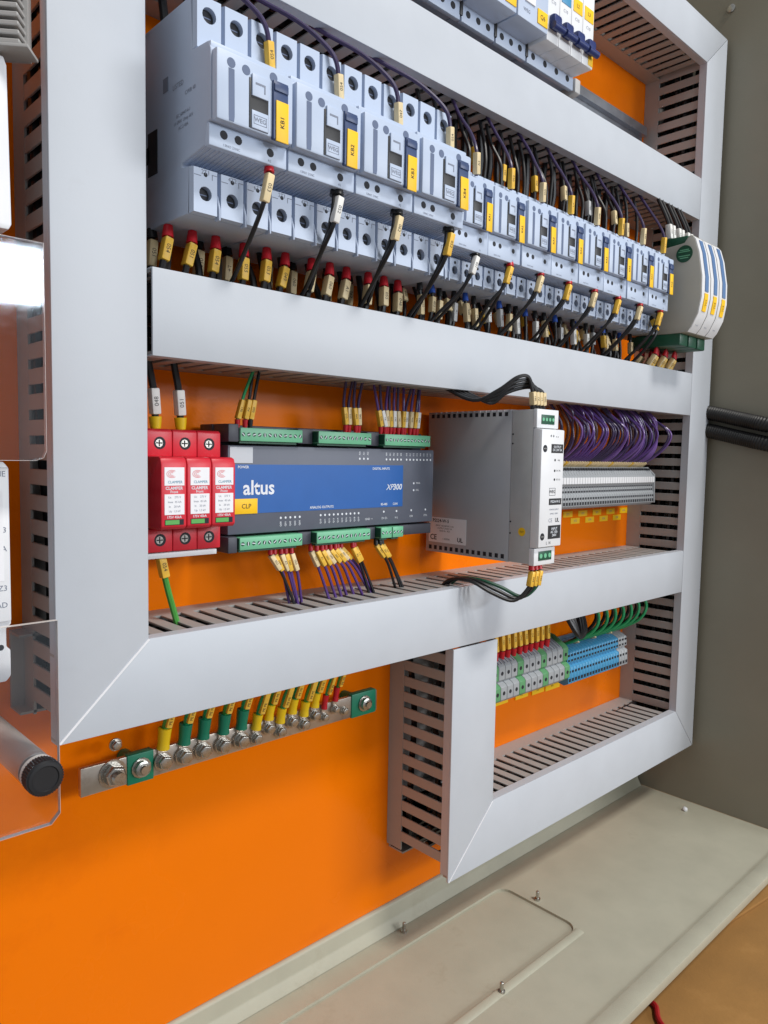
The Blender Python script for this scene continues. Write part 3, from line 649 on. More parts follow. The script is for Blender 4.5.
for (x0, x1, z0, z1, s, sz) in ((UX0+14, UX1-1.5, -1.5+6, 12, 'OUTPUT\nDC 24V 5A', 2.0), (UX0+13, UX1-1.5, -39.5, -34, 'PSS24-W-5', 2.2), (UX0+13, UX1-1.5, -68.5, -57, 'INPUT\nAC 100-\n240V', 2.2)):
    b = obj(G().box(x0, x1, f, f+0.4, z0, z1), 'printed_panel', M_black, t); text(s, sz, M_inkwhite, b, ((x0+x1)/2, f-0.1, (z0+z1)/2), line=0.9, bold=0.03)
text('+ +  - -', 3, M_ink, t, (UX0+18, f, 18.5), bold=0.1)
for z, s in ((-1.5, 'Vadj'), (-10.5, 'DC OK'), (-18, 'DC LO')):
    obj(G().cyl((UX0+20, f, z), (UX0+20, f+0.5, z), 1.1, 10), 'indicator', M_dark, t); text(s, 1.4, M_ink, t, (UX0+25.5, f, z))
text('WEG', 2.8, M_ink, t, (UX0+17.5, f, -28.3), bold=0.05)
g = G(); xc, zc = UX0+17.5, -28.3
for q in ((xc-4.5, xc+4.5, zc+2.9, zc+3.2), (xc-4.5, xc+4.5, zc-3.2, zc-2.9), (xc-4.5, xc-4.2, zc-3.2, zc+3.2), (xc+4.2, xc+4.5, zc-3.2, zc+3.2)): g.box(q[0], q[1], f, f+0.3, q[2], q[3])
obj(g, 'mark_frame', M_ink, t)
text('POWER SUPPLY', 1.4, M_inkgrey, t, (UX0+21, f, -43.5)); text('24VDC 120W', 1.4, M_inkgrey, t, (UX0+21, f, -47))
text('CE', 3.4, M_inkgrey, t, (UX0+16, f, -52.8)); text('UL', 3.6, M_ink, t, (UX0+26, f, -52.8), bold=0.12); text('L  N', 2.6, M_ink, t, (UX0+14, f, -71.8))
for z in (8, -66): 
    a = obj(G().cyl((UX0+5, f, z), (UX0+5, f+0.5, z), 3.1, 16), 'front_screw', M_dark, t, smooth=True); obj(G().box(UX0+3.2, UX0+7.0, f-0.12, f+0.2, z-0.6, z+0.6), 'screw_slot', M_steel, a)
# ================================================================== long grey terminal row behind the purple wires
t = thing('terminal_row', 'long row of thin grey terminals with purple wires on top', 'terminal block', (545, 0, -25))
pr = None; TP = 5.35; NT = 40; TX0 = 441.0
prof = [(-9, -50), (-9, -14), (-26, -9), (-40, -9), (-44, -13), (-47, -18), (-50, -20), (-50, -28), (-48, -30), (-48, -38), (-50, -40), (-50, -52), (-46, -55), (-20, -56)]
for i in range(NT):
    x = TX0 + i*TP
    if pr is None:
        pr = obj(G().prism(prof, 0.25, TP-0.2, 'x'), 'terminal', M_tgrey, None, bev=0.2, seg=1, origin=(0, 0, 0))
        g1 = meshof(G().box(0.4, TP-0.35, -50.25, -49.7, -27.5, -20.6), 'marker_tab', M_white)
        g2 = G()
        for za, zb in ((-32.2, -30.6), (-37.4, -35.2), (-45, -42.6), (-51, -47.6)): g2.box(1.0, TP-1.1, -50.15 if za < -39 else -48.15, -47, za, zb)
        g2.box(1.0, TP-1.1, -44.2, -41, -13.6, -10.4)
        g2 = meshof(g2, 'clamp_slots', M_dark)
    o = pr if i == 0 else inst(pr, 'terminal', t, (x, 0, 0))
    if i == 0: o.parent = t; o.location = (Vector((x, 0, 0))-org(t))*MM; ORG[o.name] = Vector((x, 0, 0))
    for me, nm in ((g1, 'marker_tab'), (g2, 'clamp_slots')):
        c = bpy.data.objects.new(nm, me); col.objects.link(c); c.parent = o
xe = TX0+NT*TP
obj(G().prism([(-9, -50), (-9, -14), (-40, -9), (-50, -18), (-51, -53), (-20, -57)], xe, xe+2, 'x'), 'end_cover', M_tgrey, t, bev=0.4)
# yellow stickers on the plate below it
for i in range(9):
    x = 530 + i*16.5; z = -64 if i % 2 == 0 else -72.5
    r = tag(obj(G().box(x, x+20, -0.5, -0.05, z-6.4, z+0.6), 'yellow_sticker', M_yellow, None), '%s yellow sticker from the left on the plate under the grey terminals' % ORD[i], 'sticker', 'stickers under the grey terminals')
    text('XT%d' % (i+1), 2.6, M_inkgrey, r, (x+10, -0.6, z-3))
# ================================================================== lower terminals, green grey and blue
t = thing('power_terminal_row', 'row of green and grey earth and power terminals in two tiers', 'terminal block', (412, 0, -229))
P10 = 10.45; LX0 = 346.0
tp = [(-9, -246), (-9, -200), (-18, -198), (-26, -199), (-43, -209), (-45, -211.5), (-45, -224.5), (-42, -227), (-46, -229), (-48, -231), (-48, -244), (-43, -248)]
me_g = meshof(G().prism(tp, 0.3, P10-0.3, 'x'), 'terminal', M_tgreen, bev=0.5); me_w = meshof(G().prism(tp, 0.3, P10-0.3, 'x'), 'terminal', M_tgrey, bev=0.5)
hh = meshof(G().cyl((P10/2, -45.15, -218), (P10/2, -44, -218), 2.1, 12).cyl((P10/2, -48.15, -237.5), (P10/2, -47, -237.5), 2.1, 12), 'screw_holes', M_dark)
gg = meshof(G().box(1.2, P10-1.2, -42.5, -27, -203.3, -195.0), 'wire_entry', M_dark)
for i in range(13):
    o = bpy.data.objects.new('terminal', me_g if i % 4 == 0 else me_w); col.objects.link(o); o.parent = t; o.location = (Vector((LX0+i*P10, 0, 0))-org(t))*MM
    c = bpy.data.objects.new('screw_holes', hh); col.objects.link(c); c.parent = o
    if i % 4: 
        gx = bpy.data.objects.new('clamp_line', bpy.data.meshes.get('clamp_line') or meshof(G().prism([(-26, -198.4), (-43, -208.4), (-43, -209.5), (-26, -199.5)], 1.6, 2.4, 'x').prism([(-26, -198.4), (-43, -208.4), (-43, -209.5), (-26, -199.5)], 6.6, 7.4, 'x'), 'clamp_line', M_inkgrey)); col.objects.link(gx); gx.parent = o
t = thing('blue_terminal_row', 'row of narrow blue neutral terminals beside the grey ones', 'terminal block', (540, 0, -229))
bp = [(-9, -250), (-9, -216), (-20, -214), (-34, -216), (-41, -219.5), (-42, -231), (-39, -232.5), (-39, -234.5), (-43, -236), (-44, -254), (-38, -257)]
BX0 = LX0+13*P10+3.5; BP = 6.25
me_b = meshof(G().prism(bp, 0.2, BP-0.2, 'x'), 'terminal', M_tblue, bev=0.35, seg=1)
h2 = meshof(G().box(1.6, BP-1.6, -42.15, -41, -223.5, -221.4).box(1.5, BP-1.5, -42.15, -41, -229.5, -227.2).box(1.3, BP-1.3, -44.2, -43, -252, -248.5).box(1.6, BP-1.6, -43.8, -42.5, -242, -239.5), 'clamp_slots', M_dark)
for i in range(18):
    o = bpy.data.objects.new('terminal', me_b); col.objects.link(o); o.parent = t; o.location = (Vector((BX0+i*BP, 0, 0))-org(t))*MM
    c = bpy.data.objects.new('clamp_slots', h2); col.objects.link(c); c.parent = o
t = thing('end_terminal_group', 'short group of three pale grey terminals right of the blue ones', 'terminal block', (600, 0, -229))
EX0 = BX0+18*BP+0.6
me_e = meshof(G().prism(bp, 0.2, 6.6, 'x'), 'terminal', M_tgrey, bev=0.35, seg=1)
for i in range(3):
    o = bpy.data.objects.new('terminal', me_e); col.objects.link(o); o.parent = t; o.location = (Vector((EX0+i*6.8, 0, 0))-org(t))*MM
    c = bpy.data.objects.new('clamp_slots', h2); col.objects.link(c); c.parent = o
for i, (x, w, z) in enumerate(((405, 27, -266), (446, 24, -267), (478, 24, -268), (505, 30, -269))):
    r = tag(obj(G().box(x, x+w, -1.0, -0.05, z-8, z+6), 'yellow_sticker', M_yellow, None), '%s yellow sticker on the plate below the green and grey terminals' % ORD[i], 'sticker', 'stickers under the lower terminals')
    text('X%d' % (i+1), 3, M_ink, r, (x+w*0.45, -1.1, z-3.5))

# ================================================================== breakers in the top row
MPX = 333.5
for i in range(5):
    x = MPX-45*(i+1)
    t = thing('motor_breaker', 'pale grey motor protection breaker, %s left of the white breaker with blue toggles' % ORD[i], 'breaker', (x, 0, 404), 'motor breakers in the top row')
    obj(G().box(x+0.4, x+44.6, -68, -9, 362, 450), 'housing', M_cont, t, bev=0.8)
    fr = obj(G().box(x+0.8, x+44.2, -95, -67, 370, 440), 'front_housing', M_cont2, t, bev=1.2)
    s = obj(G().box(x+1, x+44, -72, -67.5, 356, 372), 'terminal_strip', M_cont2, t, bev=0.6)
    for k in range(3): obj(G().cyl((x+9+k*13, -72.15, 364), (x+9+k*13, -71, 364), 2.9, 12), 'terminal_hole', M_dark, s, smooth=True)
    obj(G().box(x+43.2, x+46.6, -73, -67, 360, 372), 'side_clip', M_black, t, bev=0.5)
    obj(G().box(x+10, x+24, -96.2, -94.9, 385, 415), 'knob_plate', M_sticker, t, bev=0.4)
    obj(G().cyl((x+17, -104, 412), (x+17, -95, 412), 7, 20), 'rotary_knob', M_black, t, smooth=True)
    l = obj(G().box(x+28, x+42.5, -95.8, -94.9, 374, 386), 'name_label', M_yellow, t, bev=0.2); text('Q%d' % (6-i), 4, M_ink, l, (x+35, -95.95, 380))
    text('WEG', 3, M_inkgrey, t, (x+13, -95.2, 378))
t = thing('miniature_breaker', 'white four pole breaker with dark blue toggles at top', 'breaker', (371, 0, 404))
obj(G().box(MPX+0.5, MPX+76, -68, -9, 360, 450), 'housing', M_cont, t, bev=0.8)
for k in range(4):
    x = MPX+0.5+k*18.9
    p = obj(G().box(x+0.15, x+18.6, -93, -67, 368, 436), 'pole_front', M_white, t, bev=0.9)
    obj(G().box(x+3, x+15.5, -99, -92, 378, 390), 'toggle', M_toggle, p, bev=2.2)
    obj(G().cyl((x+1.5, -98.5, 379), (x+17.4, -98.5, 379), 3.2, 14), 'toggle_bar', M_toggle, p, smooth=True)
    l = obj(G().box(x+2, x+16.8, -93.5, -92.6, 408, 420), 'name_label', M_yellow if k != 1 else M_tblue, p, bev=0.2)
    text(('DPS', 'N', 'L2', 'L3')[k], 3.4, M_ink, l, (x+9, -93.65, 414))
    text('C10', 3.0, M_inkgrey, p, (x+9, -93.12, 402))
s = obj(G().box(MPX+1, MPX+76, -72, -67.5, 356, 372), 'terminal_strip', M_cont2, t, bev=0.6)
for k in range(4): obj(G().cyl((MPX+10+k*18.6, -72.15, 364), (MPX+10+k*18.6, -71, 364), 3.0, 12), 'terminal_hole', M_dark, s, smooth=True)
obj(G().box(MPX+67.5, MPX+75.3, -93.4, -92.6, 370, 383), 'rating_label', M_yellow, t, bev=0.2)
tag(obj(G().prism([(-74, 355), (-74, 368), (-40, 371), (-9, 371), (-9, 360), (-60, 352)], MPX+77, MPX+86, 'x'), 'end_clamp', M_psug, None, bev=0.8), 'grey end clamp closing the breaker row on its rail', 'clamp')
wire('orange wire rising from the white breaker with blue toggles', [(MPX+40, -80, 434), (MPX+40, -82, 455), (MPX+38, -70, 480)], 1.6, M_wbrn, None, M_sleeve)

# ================================================================== earth bar
t = thing('earth_busbar', 'tinned earth bar with hex bolts under the left duct', 'busbar', (75, 0, -215))
bar = obj(G().prism([(-56, -224.5), (205, -224.8), (205, -206.5), (-56, -205.5)], -27, -23, 'y'), 'bar', M_tin, t, bev=0.5)
for x, w in ((-15.5, 9.5), (189, 14)):
    b = obj(G().box(x-w, x+w, -28, -21, -225.6, -205), 'insulator', M_fgrn, t, bev=0.6); obj(G().cyl((x, -21, -215), (x, -1, -215), 5, 14), 'insulator_post', M_fgrn, b, smooth=True)
    obj(G().lathe((x, -28, -215), (0, -1, 0), [(0, 7), (1.2, 7), (1.3, 5.6), (4.5, 5.4), (5.0, 4.4), (5.1, 3.0), (7, 2.8)], 12), 'insulator_bolt', M_steel, b, smooth=True)
def hexbolt(parent, x, z, r, y=-27, stud=False):
    b = obj(G().lathe((x, y, z), (0, -1, 0), [(0, r*1.45), (1.1, r*1.45), (1.15, r*1.2), (2.0, r*1.2)], 20), 'washer', M_steel, parent, smooth=True)
    g = G().lathe((x, y-2, z), (0, -1, 0), [(0, r*1.1), (r*0.75, r*1.1), (r*0.9, r*0.9)], 6)
    obj(g, 'hex_head', M_steel, b, bev=0.15)
    if stud: obj(G().lathe((x, y-2-r*0.8, z), (0, -1, 0), [(0, r*0.62)] + [(0.4+k*0.55, r*(0.62 if k % 2 else 0.54)) for k in range(10)], 14), 'threaded_end', M_steel, b, smooth=True)
hexbolt(t, -35, -214, 6.6, stud=True)
hexbolt(t, -30, -197.5, 3.0, y=-20)
LUG = [(0.3, -214.6, 'y'), (16.3, -215.3, 'g'), (31.5, -215, 'g'), (48, -215.5, 'g'), (63.6, -215.7, 'g'), (77, -217.5, 'y'), (88.5, -212.5, 'y'), (99.4, -217.5, 'y'), (110.9, -212.6, 'y'), (122.6, -217.4, 'y'), (133.5, -212.5, 'y'), (143.6, -216.5, 'r'), (155.4, -212.4, 'r')]
for i, (x, z, c) in enumerate(LUG): hexbolt(t, x, z, 4.6 if i < 5 else 3.6 if i < 11 else 2.7, y=-28.6)
hexbolt(t, 166.5, -216.6, 2.7)
for i, (x, z, c) in enumerate(LUG):
    m = {'y': M_fyel, 'g': M_fgrn, 'r': M_fred}[c]; cn = {'y': 'yellow', 'g': 'green', 'r': 'red'}[c]
    r = 5.0 if i < 5 else 4.3 if i < 11 else 2.9
    if i < 5: zs = z+9
    else: zs = z+7
    top = zs+(15 if i < 5 else 12)
    L = thing('earth_wire', 'earth wire with %s crimped lug, %s from the left on the earth bar' % (cn, ORD[i]), 'wire', (x, -28, z), 'earth wires on the bar')
    obj(G().prism([(x+r*1.25*math.cos(a), z+r*1.25*math.sin(a)) for a in [2*math.pi*k/16 for k in range(16)]], -28.6, -27.1, 'y'), 'ring', M_tin, L)
    obj(G().box(x-r*0.7, x+r*0.7, -28.8, -27.1, z+r, zs+1), 'lug_neck', M_tin, L)
    obj(G().tube(spline([(x, -29, zs), (x+0.3, -29.5, zs+5), (x+0.8, -30.5, top)]), lambda u: r*(0.82+0.25*abs(u-0.45)), 10), 'lug_sleeve', m, L, smooth=True)
    obj(G().tube(spline([(x+0.6, -30.3, top-3), (x+2, -33, top+9), (x+6, -38, top+26), (x+8, -40, ZB3+24)]), r*0.52, 8), 'insulation', M_wgrn if i % 3 else M_wgy, L, smooth=True)
    M4 = orient((x+1.6, -33.5, top+1), (3.2, -4, 17)); so = place(sleeve_mesh(M_sleeve, 4.6 if i < 11 else 3, 18), 'marker_sleeve', L, M4)
    o = bpy.data.objects.new('print', text_mesh('PE PE', 2.2, M_ink, res=3)); col.objects.link(o); o.parent = so
    T = FRONTUP.to_4x4(); T.translation = Vector((0, -4.6*0.42-0.1, 6))*MM; o.matrix_local = T

# ================================================================== left edge: main breakers, acrylic guards
t = thing('main_breaker', 'tall white breaker at lower left edge behind clear guard', 'breaker', (-160, 0, -60))
obj(G().prism([(-240, -125), (-113.5, -125), (-111, -122), (-111, -108), (-113, -106), (-113, -96), (-110.5, -94), (-110.5, -10), (-113, -7), (-240, -7)], -75, -8, 'y'), 'housing', M_white, t, bev=0.8)
obj(G().box(-230, -110.9, -77, -74.5, -92, -10), 'front_cover', M_white, t, bev=0.8)
for s, z in (('LINE', -13.5), ('Z3', -43), ('NA', -53), ('Z3', -74), ('LOAD', -83)): text(s, 3.0, M_inkgrey, t, (-112.6, -77.15, z), align='RIGHT')
obj(G().box(-200, -114.3, -77.2, -76.9, -70, -22), 'printed_frame', M_sticker, t)
obj(G().cyl((-116, -75.2, -106), (-116, -74, -106), 1.6, 10), 'screw_hole', M_dark, t)
t = thing('disconnector', 'white switch at upper left edge behind the clear guard', 'breaker', (-160, 0, 150))
obj(G().prism([(-240, 113), (-108, 113), (-106.5, 116), (-107.5, 195), (-109, 199), (-240, 203)], -75, -8, 'y'), 'housing', M_white, t, bev=0.8)
for z in (182, 150, 128): text('OFF', 2.0, M_inkgrey, t, (-112.5, -75.15, z), align='RIGHT')
# ribbed grey cover above it
t = thing('ribbed_cover', 'ribbed grey vent cover at the top left corner', 'vent', (-118, -70, 215))
dirx = Vector((0.80, -0.60, 0)); dn = Vector((-0.60, -0.80, 0))
def obox(c, hx, hy, hz):
    c = Vector(c); u = dirx*hx; v = dn*hy; w = Vector((0, 0, hz)); vs = [c+a*u+b*v+e*w for e in (-1, 1) for a, b in ((-1, -1), (1, -1), (1, 1), (-1, 1))]
    return vs, [(0,3,2,1),(4,5,6,7),(0,1,5,4),(1,2,6,5),(2,3,7,6),(3,0,4,7)]
C0 = Vector((-121.5, -62, 2.5))
obj(G().add(*obox(C0+Vector((0, 0, 236))-dn*8, 27, 3, 36)), 'backing', M_duct, t)
pr = None
for i in range(12):
    obj(G().add(*obox(C0+Vector((0, 0, 203.2+i*4.4)), 26.5-0.2*i, 5.5, 1.2)), 'rib', M_duct, t, bev=0.5, seg=1)
obj(G().add(*obox(C0+Vector((0, 0, 199.2))+dn*2+dirx*2.5, 29.5, 8, 0.9)), 'bottom_flange', M_duct, t, bev=0.4)
def guard(label, poly, y, th):
    t = thing('acrylic_guard', label, 'guard', (poly[0][0], y, poly[0][1]), 'clear acrylic guards')
    obj(G().prism(poly, y, y+th, 'y'), 'sheet', M_acr, t)
    n = len(poly); g = G()
    for i in range(n):
        a, b = poly[i], poly[(i+1) % n]
        if max(a[0], b[0]) < -200: continue
        d = Vector((b[0]-a[0], 0, b[1]-a[1])); nn = Vector((d[2], 0, -d[0])).normalized()*0.10; e = Vector((0, th, 0))
        p = Vector((a[0], y, a[1])); q = Vector((b[0], y, b[1]))
        vs = [p-nn, q-nn, q+nn, p+nn]; vs += [v+e for v in vs]; g.add(vs, [(0,1,2,3),(7,6,5,4),(0,4,5,1),(1,5,6,2),(2,6,7,3),(3,7,4,0)])
    obj(g, 'polished_edge', M_acredge, t)
    return t
guard('upper clear acrylic guard reflecting a window, left of the tall duct', [(-98.5, 104), (-98.5, -1), (-100, -4.5), (-104, -6), (-260, -6), (-260, 104)], -97, 3)
guard('lower clear acrylic guard held by the black knob', [(-94.3, -90.5), (-94.3, -196), (-99, -201), (-260, -201), (-260, -90.5)], -97, 3)
t = thing('guard_standoff', 'translucent standoff with ribbed black knob at left edge', 'standoff', (-105.5, -3, -170))
obj(G().cyl((-105.5, -2, -170.0), (-105.5, -93.8, -170.0), 9.0, 28), 'spacer_tube', M_tubepl, t, smooth=True)
obj(G().lathe((-105.5, -97.2, -170.0), (0, -1, 0), [(0, 9.4), (3, 9.4)], 28), 'washer', M_tubepl, t, smooth=True)
kn = G(); pts = []
for k in range(80):
    a = 2*math.pi*k/80; rr = 9.7 if k % 2 else 9.2; pts.append((-105.5+rr*math.cos(a), -170.0+rr*math.sin(a)))
kn.prism(pts, -107.5, -100.3, 'y'); ko = obj(kn, 'knob', M_black, t)
obj(G().lathe((-105.5, -107.4, -170.0), (0, -1, 0), [(0, 9.1), (1.0, 8.4), (1.2, 6.8), (0.5, 6.4), (0.5, 0.1)], 40), 'knob_cap', M_black, ko, smooth=True)
# ================================================================== black conduits on the right wall
for i, (za, zb, r, w) in enumerate(((61, 45, 9.6, 'upper'), (38, 22, 9.6, 'lower'))):
    p = spline([(735.5, -50, za+6), (735.5, -86, za), (735, -120, (za+zb)/2), (734, -155, zb), (732, -230, zb-16), (728, -330, zb-34)], 24)
    rr = [r if k % 2 else r*0.88 for k in range(len(p))]
    tag(obj(G().tube(p, lambda u, n=len(p): r*(1 if round(u*(n-1)) % 2 else 0.9), 14), 'cable_conduit', M_hose, None, smooth=True), '%s of two black corrugated conduits leaving the right duct' % w, 'conduit', 'conduits at the right wall')

# ================================================================== wires of the large contactors
for i in range(4):
    x = X0L+i*WL; kb = 'KB%d' % (i+1)
    for j in range(3):
        xx = x+3+16.5*j
        ja, jb, jc = random.uniform(-2.5, 2.5), random.uniform(-3, 2), random.uniform(-2, 1.5)
        wire('black power wire under contactor %s, red ferrule, %s of the front three' % (kb, ORD[j]), [(xx, -67+jc, 137.5), (xx-1+ja*0.2, -68+jc, 127), (xx-4+ja, -69+jc, 112), (xx-6+ja, -66, 96), (xx-6, -60, 82)], 2.2, M_wblk, M_fred, M_sleeve if i < 2 else M_sleeve2, 'power wires under the large contactors', fr=3.3, fl=8.5+jb*0.4, sw=5.4, sl=15, gap=0.5+max(0, jb))
        if j != 1:
            wire('black wire behind the front three under contactor %s, %s one' % (kb, 'left' if j == 0 else 'right'), [(xx-1, -46, 139), (xx-1, -47, 128), (xx-3, -48, 112), (xx-4, -46, 90)], 2.2, M_wblk, M_fblk, M_sleeve2, 'rear wires under the large contactors', fr=3.6, fl=6, sw=5.6, sl=17)
    for j in range(3):
        xx = x+10+17*j+random.uniform(-3, 3); u = random.uniform(-8, 5)
        wire('bare black wire %s of three in the gap below contactor %s' % (ORD[j], kb), [(xx, -52, 140), (xx+u*0.2, -56, 128), (xx+u, -62, 112), (xx+u*1.2, -56, 90)], 2.4, M_wblk, None, None, 'crowded wires below the large contactors')
    # coil wires
    mk = (M_sleeve2, M_sleevew, M_sleeve2, M_sleeve)[i]
    wire('black control wire on the auxiliary strip of contactor %s, marker sleeve on top' % kb, [(x+43.5, -114, 172), (x+42.5, -115.5, 162), (x+40, -112.5, 147), (x+41, -97, 130), (x+44+random.uniform(-4, 4), -76, 113), (x+45, -56, 97)], 1.5, M_wblk, M_fred if i == 0 else M_fblk, mk, 'control wires below the large contactors', fr=3.0, fl=5, sw=5.0, sl=17)
    if i:
        wire('black control wire tucked behind the marked one of contactor %s' % kb, [(x+42, -111.5, 172), (x+40, -113, 160), (x+41, -107, 146), (x+46, -90, 130), (x+50+random.uniform(-5, 5), -70, 112), (x+50, -50, 94)], 1.5, M_wblk, M_fblk, None, 'second control wires below the large contactors', fr=2.8, fl=5)
    wire('purple coil wire arching into the top of contactor %s' % kb, [(x+49, -106.5, 229), (x+48, -108, 236), (x+44.5, -109, 252), (x+39, -104, 263), (x+26, -92, 277), (x+8, -76, 289), (x-4, -62, 300)], 1.5, M_wpurd, None, M_sleeve2 if i else M_sleeve, 'coil wires above the large contactors', sw=4.8, sl=15, gap=2)
    if i < 3:
        for j in range(2): wire('dark wire behind upper terminals of contactor %s, %s of two' % (kb, ORD[j]), [(x+12+18*j, -44, 252), (x+12+18*j, -46, 262), (x+10+18*j, -46, 280), (x+9+18*j, -44, 298)], 2.8, M_wblk, None, None, 'rear wires above the large contactors')
# ================================================================== wires of the small contactors
for i in range(8):
    x = X0S+i*WS; kn_ = ORD[i]
    for j in range(3):
        xx = x+7+14.6*j+random.uniform(-1.5, 1.5); u = random.uniform(-4, 3); v = random.uniform(-3, 3)
        wire('black power wire %s of three under the %s small contactor' % (ORD[j], kn_), [(xx, -62+v, 142), (xx, -63+v, 133), (xx+u*0.5, -64+v, 118), (xx+u, -60, 100), (xx+u*1.5, -52, 84)], 1.6, M_wblk, M_fblue if j == 1 else M_fblk, random.choice((M_sleeve2, M_sleevew, M_sleeve, M_sleeve2, M_psug, None)), 'power wires under the small contactors', fr=2.6, fl=7, sw=4.2, sl=random.choice((13, 16)), gap=random.uniform(0.3, 4))
        wire('bare dark wire %s of three hanging behind above the %s small contactor' % (ORD[j], kn_), [(xx+5, -42, 224), (xx+5, -42, 246), (xx+5+random.uniform(-5, 5), -44, 270), (xx+3, -44, 300)], random.choice((2.4, 3.0, 3.4)), M_wblk, None, None, 'rear wires above the small contactors')
        xx += 2; u = random.uniform(-5, 5); v = random.uniform(-6, 4)
        wire('black power wire %s of three above the %s small contactor' % (ORD[j], kn_), [(xx, -66+v, 224), (xx, -66+v, 240), (xx+u*0.4, -66+v, 258), (xx+u, -62, 278), (xx-4+u, -58, 300)], 1.7, M_wblk, None, (random.choice((M_sleeve, M_sleeve2, M_psug)) if j == 1 else None), 'power wires above the small contactors', fr=3.0, fl=5, sw=4.2, sl=15, gap=23+random.uniform(-3, 7))
    for j in range(4):
        xx = x+4+11.5*j+random.uniform(-2, 2); u = random.uniform(-9, 5); v = random.uniform(-8, 6)
        wire('bare black wire %s of four crowded in the gap below the %s small contactor' % (ORD[j], kn_), [(xx, -46+v, 143), (xx+u*0.2, -52+v, 130), (xx+u, -58+v, 112), (xx+u*1.3, -52, 90)], random.choice((1.5, 1.9, 2.2)), M_wblk, None, random.choice((None, None, M_sleeve2, M_sleeve)), 'crowded wires below the small contactors', sw=5.0, sl=12, gap=random.uniform(4, 12))
    wire('black control wire hanging from the strip of the %s small contactor' % kn_, [(x+34, -100.5, 166), (x+32, -102, 158), (x+27.5, -100, 144), (x+23+random.uniform(-3, 2), -90, 130), (x+17+random.uniform(-5, 5), -74, 112), (x+13, -54, 94)], 1.4, M_wblk, M_fred if i else M_fblk, (M_sleevew if i == 0 else M_sleeve if i % 2 else M_sleeve2), 'control wires below the small contactors', fr=2.9, fl=5.5, sw=4.6, sl=15, gap=0.5)
    wire('black control wire behind the marked one of the %s small contactor' % kn_, [(x+33, -98.5, 166), (x+32, -97, 150), (x+30+random.uniform(-3, 3), -86, 132), (x+26+random.uniform(-6, 6), -68, 111), (x+22, -50, 92)], 1.4, M_wblk, M_fblk, None, 'second control wires below the small contactors', fr=2.6, fl=5)
    wire('thin purple coil wire into the top of the %s small contactor' % kn_, [(x+27, -104, 221), (x+26, -105.5, 227), (x+24, -106, 240), (x+27+random.uniform(-2, 2), -97, 256), (x+33+random.uniform(-3, 3), -82, 275), (x+38, -66, 297)], 1.4, M_wpurd, None, (M_sleeve2, M_sleeve)[i % 2], 'coil wires above the small contactors', sw=4.6, sl=16, gap=1)
# wires of the signal converters
for i in range(3):
    for j in range(4):
        xx = RX+i*RW+3.5+5.1*j
        wire('wire %s of four under the %s signal converter, red ferrule' % (ORD[j], ORD[i]), [(xx, -84+j*2, 127), (xx, -82+j*2, 119), (xx-1, -74+j, 108), (xx-2, -58, 92)], 1.6, M_wbrn if j % 2 else M_wblk, M_fred, M_sleeve if j % 2 else M_sleeve2, 'wires under the signal converters', fr=2.4, fl=6, sw=3.6, sl=13)
        wire('wire %s of four behind, under the %s signal converter' % (ORD[j], ORD[i]), [(xx, -66+j*2, 127), (xx, -65+j*2, 119), (xx-1, -60+j*2, 110), (xx-2, -44, 94)], 1.6, M_wblk, M_fred, M_sleeve2, 'rear wires under the signal converters', fr=2.4, fl=6, sw=3.6, sl=13)
    for j in range(2):
        xx = RX+i*RW+6+8*j
        wire('dark wire with white sleeve, %s above the %s signal converter' % (ORD[j], ORD[i]), [(xx, -92, 245), (xx, -92, 250), (xx-1, -90, 266), (xx-3, -76, 298)], 2.2, M_wblk, None, M_sleevew, 'wires above the signal converters', sw=4.6, sl=16, gap=2)
wire('dark short wire with yellow sleeve at the last small contactor', [(X0S+8*WS-7, -88, 158), (X0S+8*WS-8, -92, 152), (X0S+8*WS-13, -98, 138), (X0S+8*WS-18, -85, 118), (X0S+8*WS-20, -60, 96)], 1.7, M_wblk, M_fblk, M_sleeve, None, fr=2.8, fl=4, sw=4.6, sl=15)

# ================================================================== surge protector wires
for i, (xx, nm) in enumerate(((-8.5, 'left'), (9.5, 'right'))):
    wire('thick black wire, %s of two feeding the red surge protectors from above' % nm, [(xx, -38, 14.5), (xx-0.3, -38, 22), (xx-2, -39, 40), (xx-6, -40, 58), (xx-9, -42, 72)], 2.4, M_wblk, M_fyel, M_sleevew, 'feed wires of the surge protectors', fr=3.9, fl=8, sw=5.9, sl=17, gap=1.5)
wire('green and yellow earth wire leaving the red surge protectors downward', [(-6, -38, -66.5), (-5, -38.5, -74), (-1, -39, -92), (3, -40, -108), (6, -44, -125)], 2.2, M_wgy, None, M_sleeve, None, sw=5.6, sl=15, gap=3)
# ================================================================== controller wires
def cw(lbl, x, up, m, fer, slv, lean, grp, r=1.15, yy=-38):
    lean += random.uniform(-2.5, 2.5); yy += random.uniform(-2.5, 1.5); x += random.uniform(-0.4, 0.4)
    z0 = 17.6 if up else -69.6; s = 1 if up else -1
    end = 62 if up else -124
    if not up: lean *= 1.7
    p = [(x, yy, z0), (x, yy-0.4, z0+s*6), (x+lean*0.35, yy-1, z0+s*15), (x+lean*0.7, yy-1.5, z0+s*25), (x+lean*1.3, yy-4+random.uniform(-5, 3), end)]
    wire(lbl, p, r, m, fer, slv, grp, fr=1.9, fl=6, sw=3.7, sl=14, gap=0.4)
for i, (x, m, f) in enumerate(((53.5, M_wgrn, M_fred), (58.2, M_wblk, M_fred), (63.2, M_wblk, M_fblk))):
    cw('%s supply wire from the left, above the left upper plug of the controller' % ORD[i], x, True, m, f, M_sleeve, 7, 'supply wires of the controller')
